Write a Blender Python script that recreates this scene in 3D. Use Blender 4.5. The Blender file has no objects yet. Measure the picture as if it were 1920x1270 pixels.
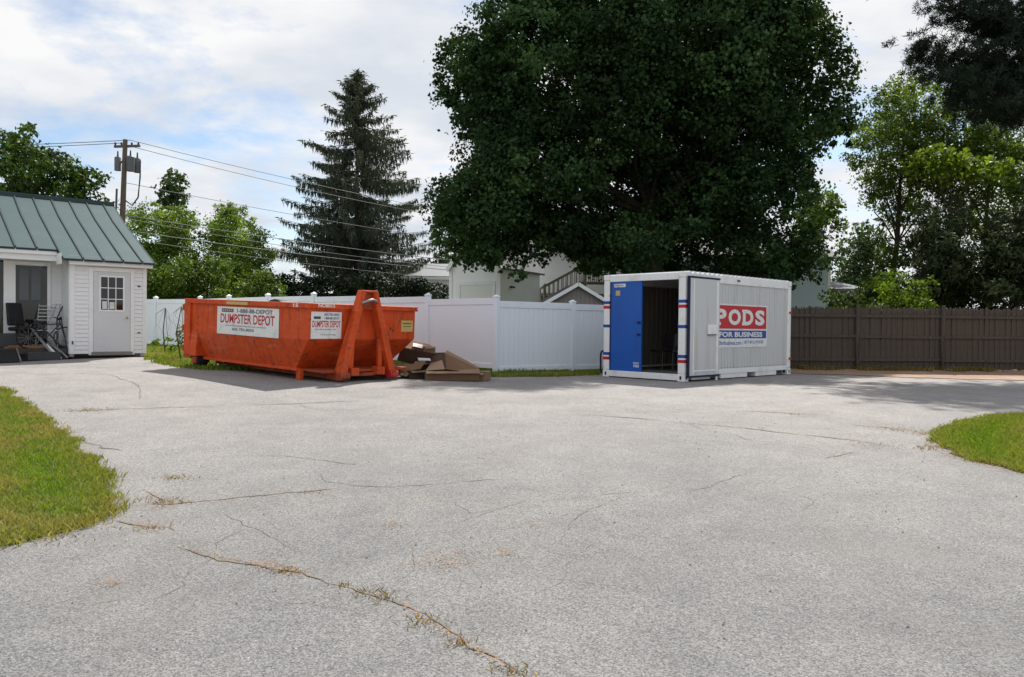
import bpy, bmesh, math, random
import numpy as np
from mathutils import Vector, Matrix
from mathutils.geometry import delaunay_2d_cdt
random.seed(7); rng = np.random.default_rng(11)
sc = bpy.context.scene
COL = sc.collection
R = math.radians

# ------------------------------------------------------------------ camera
FPX, PITCH, ROLL, CAMH = 1464.0, R(0.86), R(0.6), 1.5
_r0 = Vector((1, 0, 0)); FWD = Vector((0, math.cos(PITCH), -math.sin(PITCH))); _u0 = Vector((0, math.sin(PITCH), math.cos(PITCH)))
RGT = _r0 * math.cos(ROLL) + _u0 * math.sin(ROLL); UPV = _u0 * math.cos(ROLL) - _r0 * math.sin(ROLL)
cd = bpy.data.cameras.new('camera'); cam = bpy.data.objects.new('camera', cd); COL.objects.link(cam)
cd.sensor_width = 36; cd.lens = FPX / 1920 * 36; cd.clip_end = 3000; cd.clip_start = 0.05
m3 = Matrix((RGT, UPV, -FWD)).transposed()
cam.matrix_world = Matrix.Translation((0, 0, CAMH)) @ m3.to_4x4()
sc.camera = cam

# ------------------------------------------------------------------ sun, sky, exposure
SUN_AZ, SUN_EL = R(18), R(50)            # azimuth from +Y towards +X: behind the scene, slightly right
SDIR = Vector((math.sin(SUN_AZ) * math.cos(SUN_EL), math.cos(SUN_AZ) * math.cos(SUN_EL), math.sin(SUN_EL)))
sl = bpy.data.lights.new('sun', 'SUN'); sl.energy = 5.0; sl.angle = R(0.6); sl.color = (1.0, 0.955, 0.895)
so = bpy.data.objects.new('sun', sl); COL.objects.link(so); so.location = (10, 30, 40)
so.rotation_euler = SDIR.to_track_quat('Z', 'Y').to_euler()
w = bpy.data.worlds.new('World'); sc.world = w; w.use_nodes = True
nt = w.node_tree; nt.nodes.clear()
def wn(t, **k):
    n = nt.nodes.new(t)
    for a, b in k.items(): setattr(n, a, b)
    return n
out = wn('ShaderNodeOutputWorld'); bg = wn('ShaderNodeBackground'); bg.inputs[1].default_value = 0.055
sky = wn('ShaderNodeTexSky', sky_type='NISHITA', sun_disc=False, sun_elevation=SUN_EL, sun_rotation=SUN_AZ, air_density=1.0, dust_density=0.6, ozone_density=1.4)
tc = wn('ShaderNodeTexCoord'); sep = wn('ShaderNodeSeparateXYZ'); nt.links.new(tc.outputs['Generated'], sep.inputs[0])
mz = wn('ShaderNodeMath', operation='MAXIMUM'); nt.links.new(sep.outputs[2], mz.inputs[0]); mz.inputs[1].default_value = 0.0
az = wn('ShaderNodeMath', operation='ADD'); nt.links.new(mz.outputs[0], az.inputs[0]); az.inputs[1].default_value = 0.16
dx = wn('ShaderNodeMath', operation='DIVIDE'); nt.links.new(sep.outputs[0], dx.inputs[0]); nt.links.new(az.outputs[0], dx.inputs[1])
dy = wn('ShaderNodeMath', operation='DIVIDE'); nt.links.new(sep.outputs[1], dy.inputs[0]); nt.links.new(az.outputs[0], dy.inputs[1])
cb = wn('ShaderNodeCombineXYZ'); nt.links.new(dx.outputs[0], cb.inputs[0]); nt.links.new(dy.outputs[0], cb.inputs[1]); cb.inputs[2].default_value = 3.7
n1 = wn('ShaderNodeTexNoise'); n1.inputs['Scale'].default_value = 1.55; n1.inputs['Detail'].default_value = 9; n1.inputs['Roughness'].default_value = 0.6; n1.inputs['Distortion'].default_value = 0.15
nt.links.new(cb.outputs[0], n1.inputs['Vector'])
r1 = wn('ShaderNodeValToRGB'); r1.color_ramp.elements[0].position = 0.36; r1.color_ramp.elements[1].position = 0.52; r1.color_ramp.elements[0].color = (.0, .0, .0, 1)
nt.links.new(n1.outputs[0], r1.inputs[0])
n2 = wn('ShaderNodeTexNoise'); n2.inputs['Scale'].default_value = 2.6; n2.inputs['Detail'].default_value = 6
nt.links.new(cb.outputs[0], n2.inputs['Vector'])
r2 = wn('ShaderNodeValToRGB'); r2.color_ramp.elements[0].position = 0.35; r2.color_ramp.elements[1].position = 0.65
r2.color_ramp.elements[0].color = (8.9, 9.5, 10.5, 1); r2.color_ramp.elements[1].color = (12.2, 12.2, 12.2, 1)
nt.links.new(n2.outputs[0], r2.inputs[0])
skm = wn('ShaderNodeMix', data_type='RGBA', blend_type='MIX')
skg = wn('ShaderNodeVectorMath', operation='SCALE'); skg.inputs['Scale'].default_value = 1.75
nt.links.new(sky.outputs[0], skg.inputs[0])
nt.links.new(r1.outputs[0], skm.inputs['Factor']); nt.links.new(skg.outputs[0], skm.inputs[6]); nt.links.new(r2.outputs[0], skm.inputs[7])
nt.links.new(skm.outputs[2], bg.inputs[0]); nt.links.new(bg.outputs[0], out.inputs[0])
vs = sc.view_settings; vs.view_transform = 'Standard'; vs.look = 'None'; vs.gamma = 1; vs.use_curve_mapping = False; vs.exposure = 0.52

# ------------------------------------------------------------------ terrain and pixel helpers (1920 x 1270 pixels)
def ss(v, a, b):
    t = np.clip((np.asarray(v, float) - a) / (b - a), 0, 1); return t * t * (3 - 2 * t)
def zg(x, y):
    x = np.asarray(x, float); y = np.asarray(y, float)
    t = np.clip((y - 1) / 14.0, 0, 1); base = 0.32 * (t * 0.55 + 0.45 * t * t * (3 - 2 * t))
    return base + 0.18 * ss(-x, 0, 7) * ss(y, 11, 17) + 0.11 * ss(y, 17, 20.5) * ss(-x, -2.2, 0.8) + 0.10 * ss(y, 20.8, 23.5) * ss(x, 1, 4) + 0.35 * ss(y, 24, 60)
def Z(x, y): return float(zg(x, y))
def ray(px, py): return FWD + RGT * ((px - 960) / FPX) - UPV * ((py - 635) / FPX)
def at(px, py, yd):
    d = ray(px, py); t = yd / d.y; return Vector((d.x * t, yd, CAMH + d.z * t))
def G(px, py):
    d = ray(px, py); z = 0.0
    for _ in range(40):
        t = (z - CAMH) / d.z; t = min(max(t, 0), 400); z = 0.5 * z + 0.5 * Z(d.x * t, d.y * t)
    return Vector((d.x * t, d.y * t, z))
def hz(px): return 613 + 0.0105 * (px - 960)

# ------------------------------------------------------------------ materials
def mat(name, c, rough=0.7, metal=0.0, var=0.12, scale=6.0, stain=None, stain_amt=0.5, stain_scale=2.5, stain_lo=0.52, bump=0.0, bump_scale=40.0, spec=0.3, stretch=None, coat=0.0):
    m = bpy.data.materials.new(name); m.use_nodes = True; t = m.node_tree; b = t.nodes['Principled BSDF']; L = t.links.new
    b.inputs['Roughness'].default_value = rough; b.inputs['Metallic'].default_value = metal; b.inputs['Specular IOR Level'].default_value = spec
    if coat: b.inputs['Coat Weight'].default_value = coat
    co = t.nodes.new('ShaderNodeTexCoord'); src = co.outputs['Object']
    if stretch:
        mp = t.nodes.new('ShaderNodeMapping'); mp.inputs['Scale'].default_value = stretch; L(src, mp.inputs[0]); src = mp.outputs[0]
    n = t.nodes.new('ShaderNodeTexNoise'); n.inputs['Scale'].default_value = scale; n.inputs['Detail'].default_value = 6; L(src, n.inputs['Vector'])
    mx = t.nodes.new('ShaderNodeMix'); mx.data_type = 'RGBA'; L(n.outputs[0], mx.inputs['Factor'])
    mx.inputs[6].default_value = (*[max(0, k * (1 - var)) for k in c], 1); mx.inputs[7].default_value = (*[min(1, k * (1 + var)) for k in c], 1)
    last = mx.outputs[2]
    if stain:
        n3 = t.nodes.new('ShaderNodeTexNoise'); n3.inputs['Scale'].default_value = stain_scale; n3.inputs['Detail'].default_value = 8; n3.inputs['Roughness'].default_value = 0.65; L(src, n3.inputs['Vector'])
        rp = t.nodes.new('ShaderNodeValToRGB'); rp.color_ramp.elements[0].position = stain_lo; rp.color_ramp.elements[1].position = stain_lo + 0.18; L(n3.outputs[0], rp.inputs[0])
        ma = t.nodes.new('ShaderNodeMath'); ma.operation = 'MULTIPLY'; ma.inputs[1].default_value = stain_amt; L(rp.outputs[0], ma.inputs[0])
        m2 = t.nodes.new('ShaderNodeMix'); m2.data_type = 'RGBA'; L(ma.outputs[0], m2.inputs['Factor']); L(last, m2.inputs[6]); m2.inputs[7].default_value = (*stain, 1); last = m2.outputs[2]
    L(last, b.inputs['Base Color'])
    if bump:
        nb = t.nodes.new('ShaderNodeTexNoise'); nb.inputs['Scale'].default_value = bump_scale; nb.inputs['Detail'].default_value = 4; L(src, nb.inputs['Vector'])
        bp = t.nodes.new('ShaderNodeBump'); bp.inputs['Strength'].default_value = bump; bp.inputs['Distance'].default_value = 0.02; L(nb.outputs[0], bp.inputs['Height']); L(bp.outputs[0], b.inputs['Normal'])
    return m
def leaf_mat(name, trans=0.35, rough=0.5, tint=(1.25, 1.2, 0.5), spec=0.12):
    m = bpy.data.materials.new(name); m.use_nodes = True; t = m.node_tree; b = t.nodes['Principled BSDF']; L = t.links.new
    at_ = t.nodes.new('ShaderNodeAttribute'); at_.attribute_name = 'col'
    L(at_.outputs['Color'], b.inputs['Base Color']); b.inputs['Roughness'].default_value = rough; b.inputs['Specular IOR Level'].default_value = spec
    tr = t.nodes.new('ShaderNodeBsdfTranslucent'); mu = t.nodes.new('ShaderNodeMix'); mu.data_type = 'RGBA'; mu.blend_type = 'MULTIPLY'; mu.inputs['Factor'].default_value = 1
    L(at_.outputs['Color'], mu.inputs[6]); mu.inputs[7].default_value = (*tint, 1); L(mu.outputs[2], tr.inputs[0])
    ms = t.nodes.new('ShaderNodeMixShader'); ms.inputs[0].default_value = trans; L(b.outputs[0], ms.inputs[1]); L(tr.outputs[0], ms.inputs[2])
    L(ms.outputs[0], t.nodes['Material Output'].inputs['Surface']); return m
def asphalt_mat():
    m = bpy.data.materials.new('asphalt'); m.use_nodes = True; t = m.node_tree; b = t.nodes['Principled BSDF']; L = t.links.new
    b.inputs['Roughness'].default_value = 0.92; b.inputs['Specular IOR Level'].default_value = 0.2
    co = t.nodes.new('ShaderNodeTexCoord').outputs['Object']
    def noise(s, d=5, ro=0.55):
        n = t.nodes.new('ShaderNodeTexNoise'); n.inputs['Scale'].default_value = s; n.inputs['Detail'].default_value = d; n.inputs['Roughness'].default_value = ro; L(co, n.inputs['Vector']); return n.outputs[0]
    def ramp(src, p0, p1, c0, c1):
        r = t.nodes.new('ShaderNodeValToRGB'); r.color_ramp.elements[0].position = p0; r.color_ramp.elements[1].position = p1; r.color_ramp.elements[0].color = (*c0, 1); r.color_ramp.elements[1].color = (*c1, 1); L(src, r.inputs[0]); return r.outputs[0]
    def mix(f, a, b_, mode='MIX', fac=None):
        k = t.nodes.new('ShaderNodeMix'); k.data_type = 'RGBA'; k.blend_type = mode
        if f is None: k.inputs['Factor'].default_value = fac
        else: L(f, k.inputs['Factor'])
        L(a, k.inputs[6]); L(b_, k.inputs[7]); return k.outputs[2]
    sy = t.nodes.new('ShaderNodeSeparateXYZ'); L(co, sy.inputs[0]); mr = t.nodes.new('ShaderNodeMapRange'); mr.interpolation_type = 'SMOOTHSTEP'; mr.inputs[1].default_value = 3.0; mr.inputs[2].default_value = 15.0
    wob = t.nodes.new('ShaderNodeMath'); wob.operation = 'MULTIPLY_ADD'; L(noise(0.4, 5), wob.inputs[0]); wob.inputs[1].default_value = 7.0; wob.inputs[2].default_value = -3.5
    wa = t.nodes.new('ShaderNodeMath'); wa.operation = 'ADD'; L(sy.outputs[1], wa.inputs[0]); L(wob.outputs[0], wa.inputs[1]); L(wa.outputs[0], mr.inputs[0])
    nearc = ramp(noise(0.45, 7, .62), 0.3, 0.7, (0.152, 0.152, 0.150), (0.200, 0.197, 0.192)); farc = ramp(noise(0.33, 6), 0.3, 0.7, (0.240, 0.230, 0.222), (0.298, 0.280, 0.268))
    big = mix(mr.outputs[0], nearc, farc)  # greyer near, paler far: paving tone, partly view-dependent brightness painted in
    mid = ramp(noise(2.2, 7, 0.65), 0.3, 0.72, (0.86, 0.86, 0.865), (1.09, 1.085, 1.08))
    c = mix(None, big, mid, 'MULTIPLY', 1)
    v = t.nodes.new('ShaderNodeTexVoronoi'); v.inputs['Scale'].default_value = 135; L(co, v.inputs['Vector'])
    sx = t.nodes.new('ShaderNodeSeparateColor'); L(v.outputs['Color'], sx.inputs[0])
    sp = ramp(sx.outputs[0], 0.0, 1.0, (0.52, 0.52, 0.53), (1.43, 1.425, 1.41)); c = mix(None, c, sp, 'MULTIPLY', 1)
    v2 = t.nodes.new('ShaderNodeTexVoronoi'); v2.inputs['Scale'].default_value = 70; L(co, v2.inputs['Vector'])
    s2 = t.nodes.new('ShaderNodeSeparateColor'); L(v2.outputs['Color'], s2.inputs[0])
    sp2 = ramp(s2.outputs[1], 0.05, 0.95, (0.9, 0.9, 0.905), (1.08, 1.08, 1.075)); c = mix(None, c, sp2, 'MULTIPLY', 1)
    hi = ramp(s2.outputs[2], 0.994, 0.997, (0, 0, 0), (1, 1, 1)); wht = t.nodes.new('ShaderNodeRGB'); wht.outputs[0].default_value = (0.42, 0.41, 0.40, 1)
    dd = ramp(v2.outputs['Distance'], 0.25, 0.4, (1, 1, 1), (0, 0, 0)); c = mix(mix(None, hi, dd, 'MULTIPLY', 1), c, wht.outputs[0])
    # faint tar and soil stains
    st = ramp(noise(0.62, 8, 0.68), 0.52, 0.72, (0, 0, 0), (0.55, 0.55, 0.55)); so_ = t.nodes.new('ShaderNodeRGB'); so_.outputs[0].default_value = (0.165, 0.157, 0.147, 1); c = mix(st, c, so_.outputs[0])
    L(c, b.inputs['Base Color'])
    bp = t.nodes.new('ShaderNodeBump'); bp.inputs['Strength'].default_value = 0.4; bp.inputs['Distance'].default_value = 0.004; L(v.outputs['Distance'], bp.inputs['Height'])
    bp2 = t.nodes.new('ShaderNodeBump'); bp2.inputs['Strength'].default_value = 0.35; bp2.inputs['Distance'].default_value = 0.05; L(noise(1.6, 4), bp2.inputs['Height']); L(bp.outputs[0], bp2.inputs['Normal']); L(bp2.outputs[0], b.inputs['Normal'])
    return m
M = {}
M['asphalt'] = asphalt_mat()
M['lawn'] = mat('lawn_soil', (0.085, 0.105, 0.03), 0.95, var=0.35, scale=3.0, stain=(0.19, 0.14, 0.07), stain_amt=0.6, stain_scale=1.6, bump=0.6, bump_scale=30)
M['earth'] = mat('rough_ground', (0.075, 0.085, 0.03), 0.95, var=0.35, scale=1.0, bump=0.5, bump_scale=9)
M['dirt'] = mat('orange_dirt', (0.29, 0.19, 0.135), 0.95, var=0.3, scale=2.2, stain=(0.42, 0.33, 0.25), stain_amt=0.8, stain_scale=0.9, bump=0.6, bump_scale=35)
M['crack'] = mat('crack_dirt', (0.135, 0.12, 0.10), 0.95, var=0.4, scale=9, stain=(0.3, 0.19, 0.09), stain_amt=0.7, stain_scale=1.3, stain_lo=0.5)
M['vinyl'] = mat('white_vinyl', (0.78, 0.825, 0.90), 0.45, var=0.05, scale=1.2, stain=(0.62, 0.63, 0.62), stain_amt=0.4, stain_scale=1.8, stretch=(1, 1, .4), bump=.08, bump_scale=2.5)
M['wood'] = mat('weathered_fence_wood', (0.088, 0.070, 0.057), 0.9, var=0.45, scale=3, stretch=(6, 6, 0.8), stain=(0.038, 0.034, 0.031), stain_amt=0.7, stain_scale=2.0, bump=0.4, bump_scale=60)
M['clap'] = mat('white_clapboard_paint', (0.82, 0.82, 0.83), 0.6, var=0.05, scale=3, stain=(0.5, 0.5, 0.47), stain_amt=0.3, stain_scale=2.2, stretch=(0.6, 1, 3), bump=0.1)
M['trim'] = mat('white_trim_paint', (0.86, 0.86, 0.86), 0.5, var=0.04, scale=4, stain=(0.55, 0.54, 0.5), stain_amt=0.25)
M['door'] = mat('white_door_paint', (0.66, 0.67, 0.69), 0.45, var=0.05, scale=3, stain=(0.5, 0.5, 0.5), stain_amt=0.25)
M['roof'] = mat('green_metal_roof', (0.040, 0.074, 0.076), 0.5, 0.0, var=0.09, scale=1.3, stain=(0.07, 0.105, 0.105), stain_amt=0.4, stain_scale=1.1, spec=0.35)
M['seam'] = mat('dark_green_seam', (0.010, 0.03, 0.034), 0.5, var=0.15, spec=0.4)
M['glass'] = mat('dark_window_glass', (0.012, 0.013, 0.016), 0.06, var=0.3, spec=0.6)
M['orange'] = mat('orange_steel_paint', (0.62, 0.078, 0.014), 0.5, var=0.13, scale=2.5, stain=(0.34, 0.045, 0.014), stain_amt=0.5, stain_scale=2.6, stain_lo=0.53, bump=0.12, bump_scale=7, spec=0.22)
def worn_orange():
    m = M['orange']; t = m.node_tree; b = t.nodes['Principled BSDF']; L = t.links.new; src = b.inputs['Base Color'].links[0].from_socket; co = t.nodes.new('ShaderNodeTexCoord').outputs['Object']
    def layer(last, scl, st, lo, hi, amt, colr, det=9):
        mp = t.nodes.new('ShaderNodeMapping'); mp.inputs['Scale'].default_value = st; L(co, mp.inputs[0]); n = t.nodes.new('ShaderNodeTexNoise'); n.inputs['Scale'].default_value = scl; n.inputs['Detail'].default_value = det; n.inputs['Roughness'].default_value = .7; L(mp.outputs[0], n.inputs['Vector'])
        r = t.nodes.new('ShaderNodeValToRGB'); r.color_ramp.elements[0].position = lo; r.color_ramp.elements[1].position = hi; r.color_ramp.elements[1].color = (amt, amt, amt, 1); L(n.outputs[0], r.inputs[0]); k = t.nodes.new('ShaderNodeMix'); k.data_type = 'RGBA'; L(r.outputs[0], k.inputs['Factor']); L(last, k.inputs[6]); k.inputs[7].default_value = (*colr, 1); return k.outputs[2]
    c = layer(src, 3.0, (3, 3, .30), .49, .66, .6, (.22, .035, .014)); c = layer(c, 2.2, (.5, .5, 3.0), .56, .66, .5, (.70, .22, .10)); c = layer(c, 7.0, (1, 1, 1), .575, .64, .85, (.11, .05, .03)); c = layer(c, .9, (1, 1, 1), .5, .75, .35, (.72, .14, .05)); L(c, b.inputs['Base Color'])
    nb = t.nodes.new('ShaderNodeTexNoise'); nb.inputs['Scale'].default_value = 1.9; nb.inputs['Detail'].default_value = 2; L(co, nb.inputs['Vector']); bp = t.nodes.new('ShaderNodeBump'); bp.inputs['Strength'].default_value = .9; bp.inputs['Distance'].default_value = .06; L(nb.outputs[0], bp.inputs['Height']); L(bp.outputs[0], b.inputs['Normal'])
worn_orange()
M['rust'] = mat('rusty_orange_steel', (0.36, 0.065, 0.022), 0.65, var=0.3, scale=5, stain=(0.09, 0.04, 0.025), stain_amt=0.8, stain_scale=4.5, stain_lo=0.5, bump=0.25, bump_scale=30)
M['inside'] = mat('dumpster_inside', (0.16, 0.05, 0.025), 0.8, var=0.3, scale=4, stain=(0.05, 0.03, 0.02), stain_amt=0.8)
M['rubber'] = mat('black_rubber', (0.018, 0.017, 0.017), 0.8, var=0.3, bump=0.2)
M['steel'] = mat('bare_steel', (0.35, 0.35, 0.36), 0.45, 0.8, var=0.2, scale=10, stain=(0.16, 0.1, 0.07), stain_amt=0.5)
M['black'] = mat('black_paint', (0.014, 0.014, 0.016), 0.5, var=0.3)
M['dark_grey'] = mat('dark_grey_plastic', (0.05, 0.052, 0.058), 0.6, var=0.3)
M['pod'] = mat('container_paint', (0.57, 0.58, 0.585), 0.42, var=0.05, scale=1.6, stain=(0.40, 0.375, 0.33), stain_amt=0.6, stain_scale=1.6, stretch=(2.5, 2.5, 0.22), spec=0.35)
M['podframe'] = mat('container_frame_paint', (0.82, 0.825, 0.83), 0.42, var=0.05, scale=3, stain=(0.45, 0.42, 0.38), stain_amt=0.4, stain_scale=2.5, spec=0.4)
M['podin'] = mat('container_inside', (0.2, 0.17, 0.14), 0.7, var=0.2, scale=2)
M['blue'] = mat('blue_door_paint', (0.008, 0.10, 0.44), 0.42, var=0.08, scale=1.5, stain=(0.008, 0.075, 0.33), stain_amt=0.5, stain_scale=1.2, spec=0.4)
M['navy'] = mat('navy_gasket', (0.012, 0.018, 0.05), 0.7, var=0.2)
M['red'] = mat('sign_red', (0.50, 0.022, 0.03), 0.45, var=0.07)
M['bluep'] = mat('sign_blue', (0.018, 0.075, 0.33), 0.45, var=0.07)
M['whitep'] = mat('sign_white', (0.76, 0.76, 0.75), 0.5, var=0.06, stain=(0.48, 0.46, 0.42), stain_amt=0.6, stain_scale=3.5, stain_lo=.5)
M['signtext'] = mat('sign_dark_text', (0.06, 0.065, 0.09), 0.5, var=0.1)
M['yellowp'] = mat('yellow_sticker', (0.55, 0.42, 0.13), 0.5, var=0.12, stain=(0.4, 0.35, 0.25), stain_amt=0.5, stain_scale=9)
M['card'] = mat('cardboard', (0.17, 0.098, 0.056), 0.88, var=0.14, scale=4, stain=(0.19, 0.115, 0.065), stain_amt=0.6, stain_scale=3, bump=0.1)
M['card2'] = mat('pale_cardboard', (0.24, 0.16, 0.10), 0.88, var=0.12, scale=5, stain=(0.26, 0.17, 0.11), stain_amt=0.5, bump=0.1)
M['card3'] = mat('dark_cardboard', (0.07, 0.042, 0.028), 0.9, var=0.3, scale=4, bump=0.1)  # darker brown cardboard; for sheets in the pile, shade put into the colour
M['plank'] = mat('brown_plank', (0.28, 0.13, 0.05), 0.75, var=0.25, scale=4, stretch=(0.6, 6, 6))
M['conc'] = mat('concrete', (0.24, 0.23, 0.215), 0.9, var=0.2, scale=5, bump=0.2)
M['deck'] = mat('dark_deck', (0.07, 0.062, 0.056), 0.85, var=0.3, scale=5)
M['pole'] = mat('utility_pole_wood', (0.15, 0.115, 0.09), 0.9, var=0.3, stretch=(6, 6, 0.5))
M['can'] = mat('transformer_grey', (0.13, 0.14, 0.15), 0.5, var=0.1)
M['wire'] = mat('wire_grey', (0.09, 0.09, 0.095), 0.6, var=0.1)
M['bark'] = mat('bark', (0.075, 0.06, 0.048), 0.95, var=0.35, scale=3, stretch=(5, 5, 1), bump=0.6, bump_scale=14)
M['house'] = mat('white_house_siding', (0.90, 0.91, 0.93), 0.6, var=0.04, scale=1.5)
M['house_blue'] = mat('pale_blue_siding', (0.50, 0.58, 0.66), 0.6, var=0.05, scale=1.5)
M['shingle'] = mat('grey_shingles', (0.16, 0.16, 0.165), 0.9, var=0.25, scale=6, bump=0.3)
M['greywood'] = mat('grey_old_wood', (0.25, 0.23, 0.21), 0.9, var=0.25, scale=4, stretch=(4, 4, 1))
M['cream'] = mat('cream_door', (0.8, 0.79, 0.75), 0.55, var=0.04)
M['brass'] = mat('brass', (0.5, 0.38, 0.2), 0.35, 0.9, var=0.1)
M['leaf_maple'] = leaf_mat('maple_leaf', 0.17, 0.7, (1.5, 1.5, 0.5), 0.05)
M['leaf_light'] = leaf_mat('light_leaf', 0.42, 0.5, (1.35, 1.35, 0.5))
M['leaf_mid'] = leaf_mat('mid_leaf', 0.25, 0.5, (1.3, 1.3, 0.6))
M['needle'] = leaf_mat('needles', 0.08, 0.6, (1.1, 1.15, 0.6))
M['grass'] = leaf_mat('grass_blade', 0.35, 0.55, (1.3, 1.3, 0.5))
M['litter'] = leaf_mat('dry_litter', 0.1, 0.8, (1, 1, 1), 0.1)

# ------------------------------------------------------------------ mesh helpers
class MB:
    def __init__(s): s.v = []; s.f = []
    def add(s, vs_, fs_):
        o = len(s.v); s.v += [tuple(p) for p in vs_]; s.f += [tuple(i + o for i in f) for f in fs_]; return s
    def box(s, a, b):
        (x0, y0, z0), (x1, y1, z1) = a, b
        return s.add([(x0, y0, z0), (x1, y0, z0), (x1, y1, z0), (x0, y1, z0), (x0, y0, z1), (x1, y0, z1), (x1, y1, z1), (x0, y1, z1)],
                     [(0, 3, 2, 1), (4, 5, 6, 7), (0, 1, 5, 4), (1, 2, 6, 5), (2, 3, 7, 6), (3, 0, 4, 7)])
    def hexa(s, p):   # eight points, bottom ring then top ring
        return s.add(p, [(0, 3, 2, 1), (4, 5, 6, 7), (0, 1, 5, 4), (1, 2, 6, 5), (2, 3, 7, 6), (3, 0, 4, 7)])
    def beam(s, p, q, wd, ht, up=(0, 0, 1)):
        p = Vector(p); q = Vector(q); d = (q - p).normalized(); u = Vector(up); sd = d.cross(u)
        if sd.length < 1e-4: sd = d.cross(Vector((1, 0, 0)))
        sd.normalize(); u = sd.cross(d).normalized(); a = sd * wd / 2; b = u * ht / 2
        return s.hexa([p - a - b, p + a - b, q + a - b, q - a - b, p - a + b, p + a + b, q + a + b, q - a + b])
    def tube(s, pts, rad, n=8, cap=True):
        pts = [Vector(p) for p in pts]; rs = rad if isinstance(rad, (list, tuple)) else [rad] * len(pts); o = len(s.v)
        for i, p in enumerate(pts):
            d = (pts[min(i + 1, len(pts) - 1)] - pts[max(i - 1, 0)]).normalized(); a = d.cross(Vector((0, 0, 1)))
            if a.length < 1e-3: a = Vector((1, 0, 0))
            a.normalize(); b = d.cross(a)
            for k in range(n): t = 2 * math.pi * k / n; s.v.append(tuple(p + (a * math.cos(t) + b * math.sin(t)) * rs[i]))
        for i in range(len(pts) - 1):
            for k in range(n): s.f.append((o + i * n + k, o + i * n + (k + 1) % n, o + (i + 1) * n + (k + 1) % n, o + (i + 1) * n + k))
        if cap: s.f.append(tuple(o + k for k in range(n))[::-1]); e = o + (len(pts) - 1) * n; s.f.append(tuple(e + k for k in range(n)))
        return s
    def prism(s, poly, a, b):  # polygon in two axes, extruded: poly of 3D points, offset vector
        n = len(poly); off = Vector(b); p = [Vector(q) for q in poly]
        return s.add(p + [q + off for q in p], [tuple(range(n))[::-1], tuple(range(n, 2 * n))] + [(i, (i + 1) % n, n + (i + 1) % n, n + i) for i in range(n)])
    def mesh(s, name, m, bevel=0.0):
        me = bpy.data.meshes.new(name); me.from_pydata(s.v, [], s.f)
        bm = bmesh.new(); bm.from_mesh(me); bmesh.ops.recalc_face_normals(bm, faces=bm.faces)
        if bevel: bmesh.ops.bevel(bm, geom=[e for e in bm.edges if len(e.link_faces) == 2 and e.calc_face_angle(0) > 0.5], offset=bevel, segments=2, affect='EDGES', profile=0.5, clamp_overlap=True)
        bm.to_mesh(me); bm.free(); me.materials.append(M[m]); return me
    def build(s, name, m, parent=None, bevel=0.0, smooth=False):
        me = s.mesh(name, m, bevel)
        if smooth:
            me.polygons.foreach_set('use_smooth', [True] * len(me.polygons)); me.set_sharp_from_angle(angle=R(40))
        return link(name, me, parent)
def link(name, me, parent=None, loc=None):
    o = bpy.data.objects.new(name, me); COL.objects.link(o)
    if parent: o.parent = parent
    if loc is not None: o.location = loc
    return o
def tag(o, label, cat, group=None):
    o['label'] = label; o['category'] = cat
    if group: o['group'] = group
    return o
def thing(name, label, cat, loc, rz=0, group=None, ry=0):
    o = bpy.data.objects.new(name, None); COL.objects.link(o); o.empty_display_size = 0.2
    o.location = loc; o.rotation_euler = (0, ry, rz); return tag(o, label, cat, group)
def struct(o): o['kind'] = 'structure'; return o
def stuff(o, label=None, cat=None):
    o['kind'] = 'stuff'
    if label: tag(o, label, cat)
    return o
def B(name, m, parent, a, b, bevel=0.0): return MB().box(a, b).build(name, m, parent, bevel)
def quads(name, V, C, m, parent=None):       # V (N,4,3), C (N,3)
    n = len(V); me = bpy.data.meshes.new(name); me.vertices.add(4 * n); me.vertices.foreach_set('co', V.reshape(-1).astype(np.float32))
    me.loops.add(4 * n); me.loops.foreach_set('vertex_index', np.arange(4 * n, dtype=np.int32))
    me.polygons.add(n); me.polygons.foreach_set('loop_start', np.arange(0, 4 * n, 4, dtype=np.int32)); me.polygons.foreach_set('loop_total', np.full(n, 4, dtype=np.int32))
    ca = me.color_attributes.new('col', 'FLOAT_COLOR', 'POINT'); cc = np.ones((n, 4, 4), np.float32); cc[:, :, :3] = C[:, None, :]; ca.data.foreach_set('color', cc.reshape(-1))
    me.update(calc_edges=True); me.materials.append(M[m]); return link(name, me, parent)
def unit(a): return a / np.maximum(np.linalg.norm(a, axis=-1, keepdims=True), 1e-9)
def cards(c, d, nrm, ln, wd, fold=0.12, mid=0.45):
    d = unit(d); s = unit(np.cross(d, nrm)); n = np.cross(s, d); ln = np.asarray(ln)[:, None]; wd = np.asarray(wd)[:, None]
    b = c - d * ln * 0.5; t = c + d * ln * 0.5; mm = b + d * ln * mid + n * wd * fold
    return np.stack([b, mm + s * wd * 0.5, t, mm - s * wd * 0.5], 1)
def inpoly(P, poly):
    x, y = P[:, 0], P[:, 1]; ins = np.zeros(len(P), bool); n = len(poly)
    for i in range(n):
        x0, y0 = poly[i]; x1, y1 = poly[(i + 1) % n]
        c = ((y0 > y) != (y1 > y)); ins ^= c & (x < (x1 - x0) * (y - y0) / (y1 - y0 + 1e-12) + x0)
    return ins
def dist_poly(P, poly):
    best = np.full(len(P), 1e9); n = len(poly)
    for i in range(n):
        a = np.array(poly[i]); b = np.array(poly[(i + 1) % n]); ab = b - a; t = np.clip(((P - a) @ ab) / max(ab @ ab, 1e-12), 0, 1)
        best = np.minimum(best, np.linalg.norm(P - (a + t[:, None] * ab), axis=1))
    return best
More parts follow.
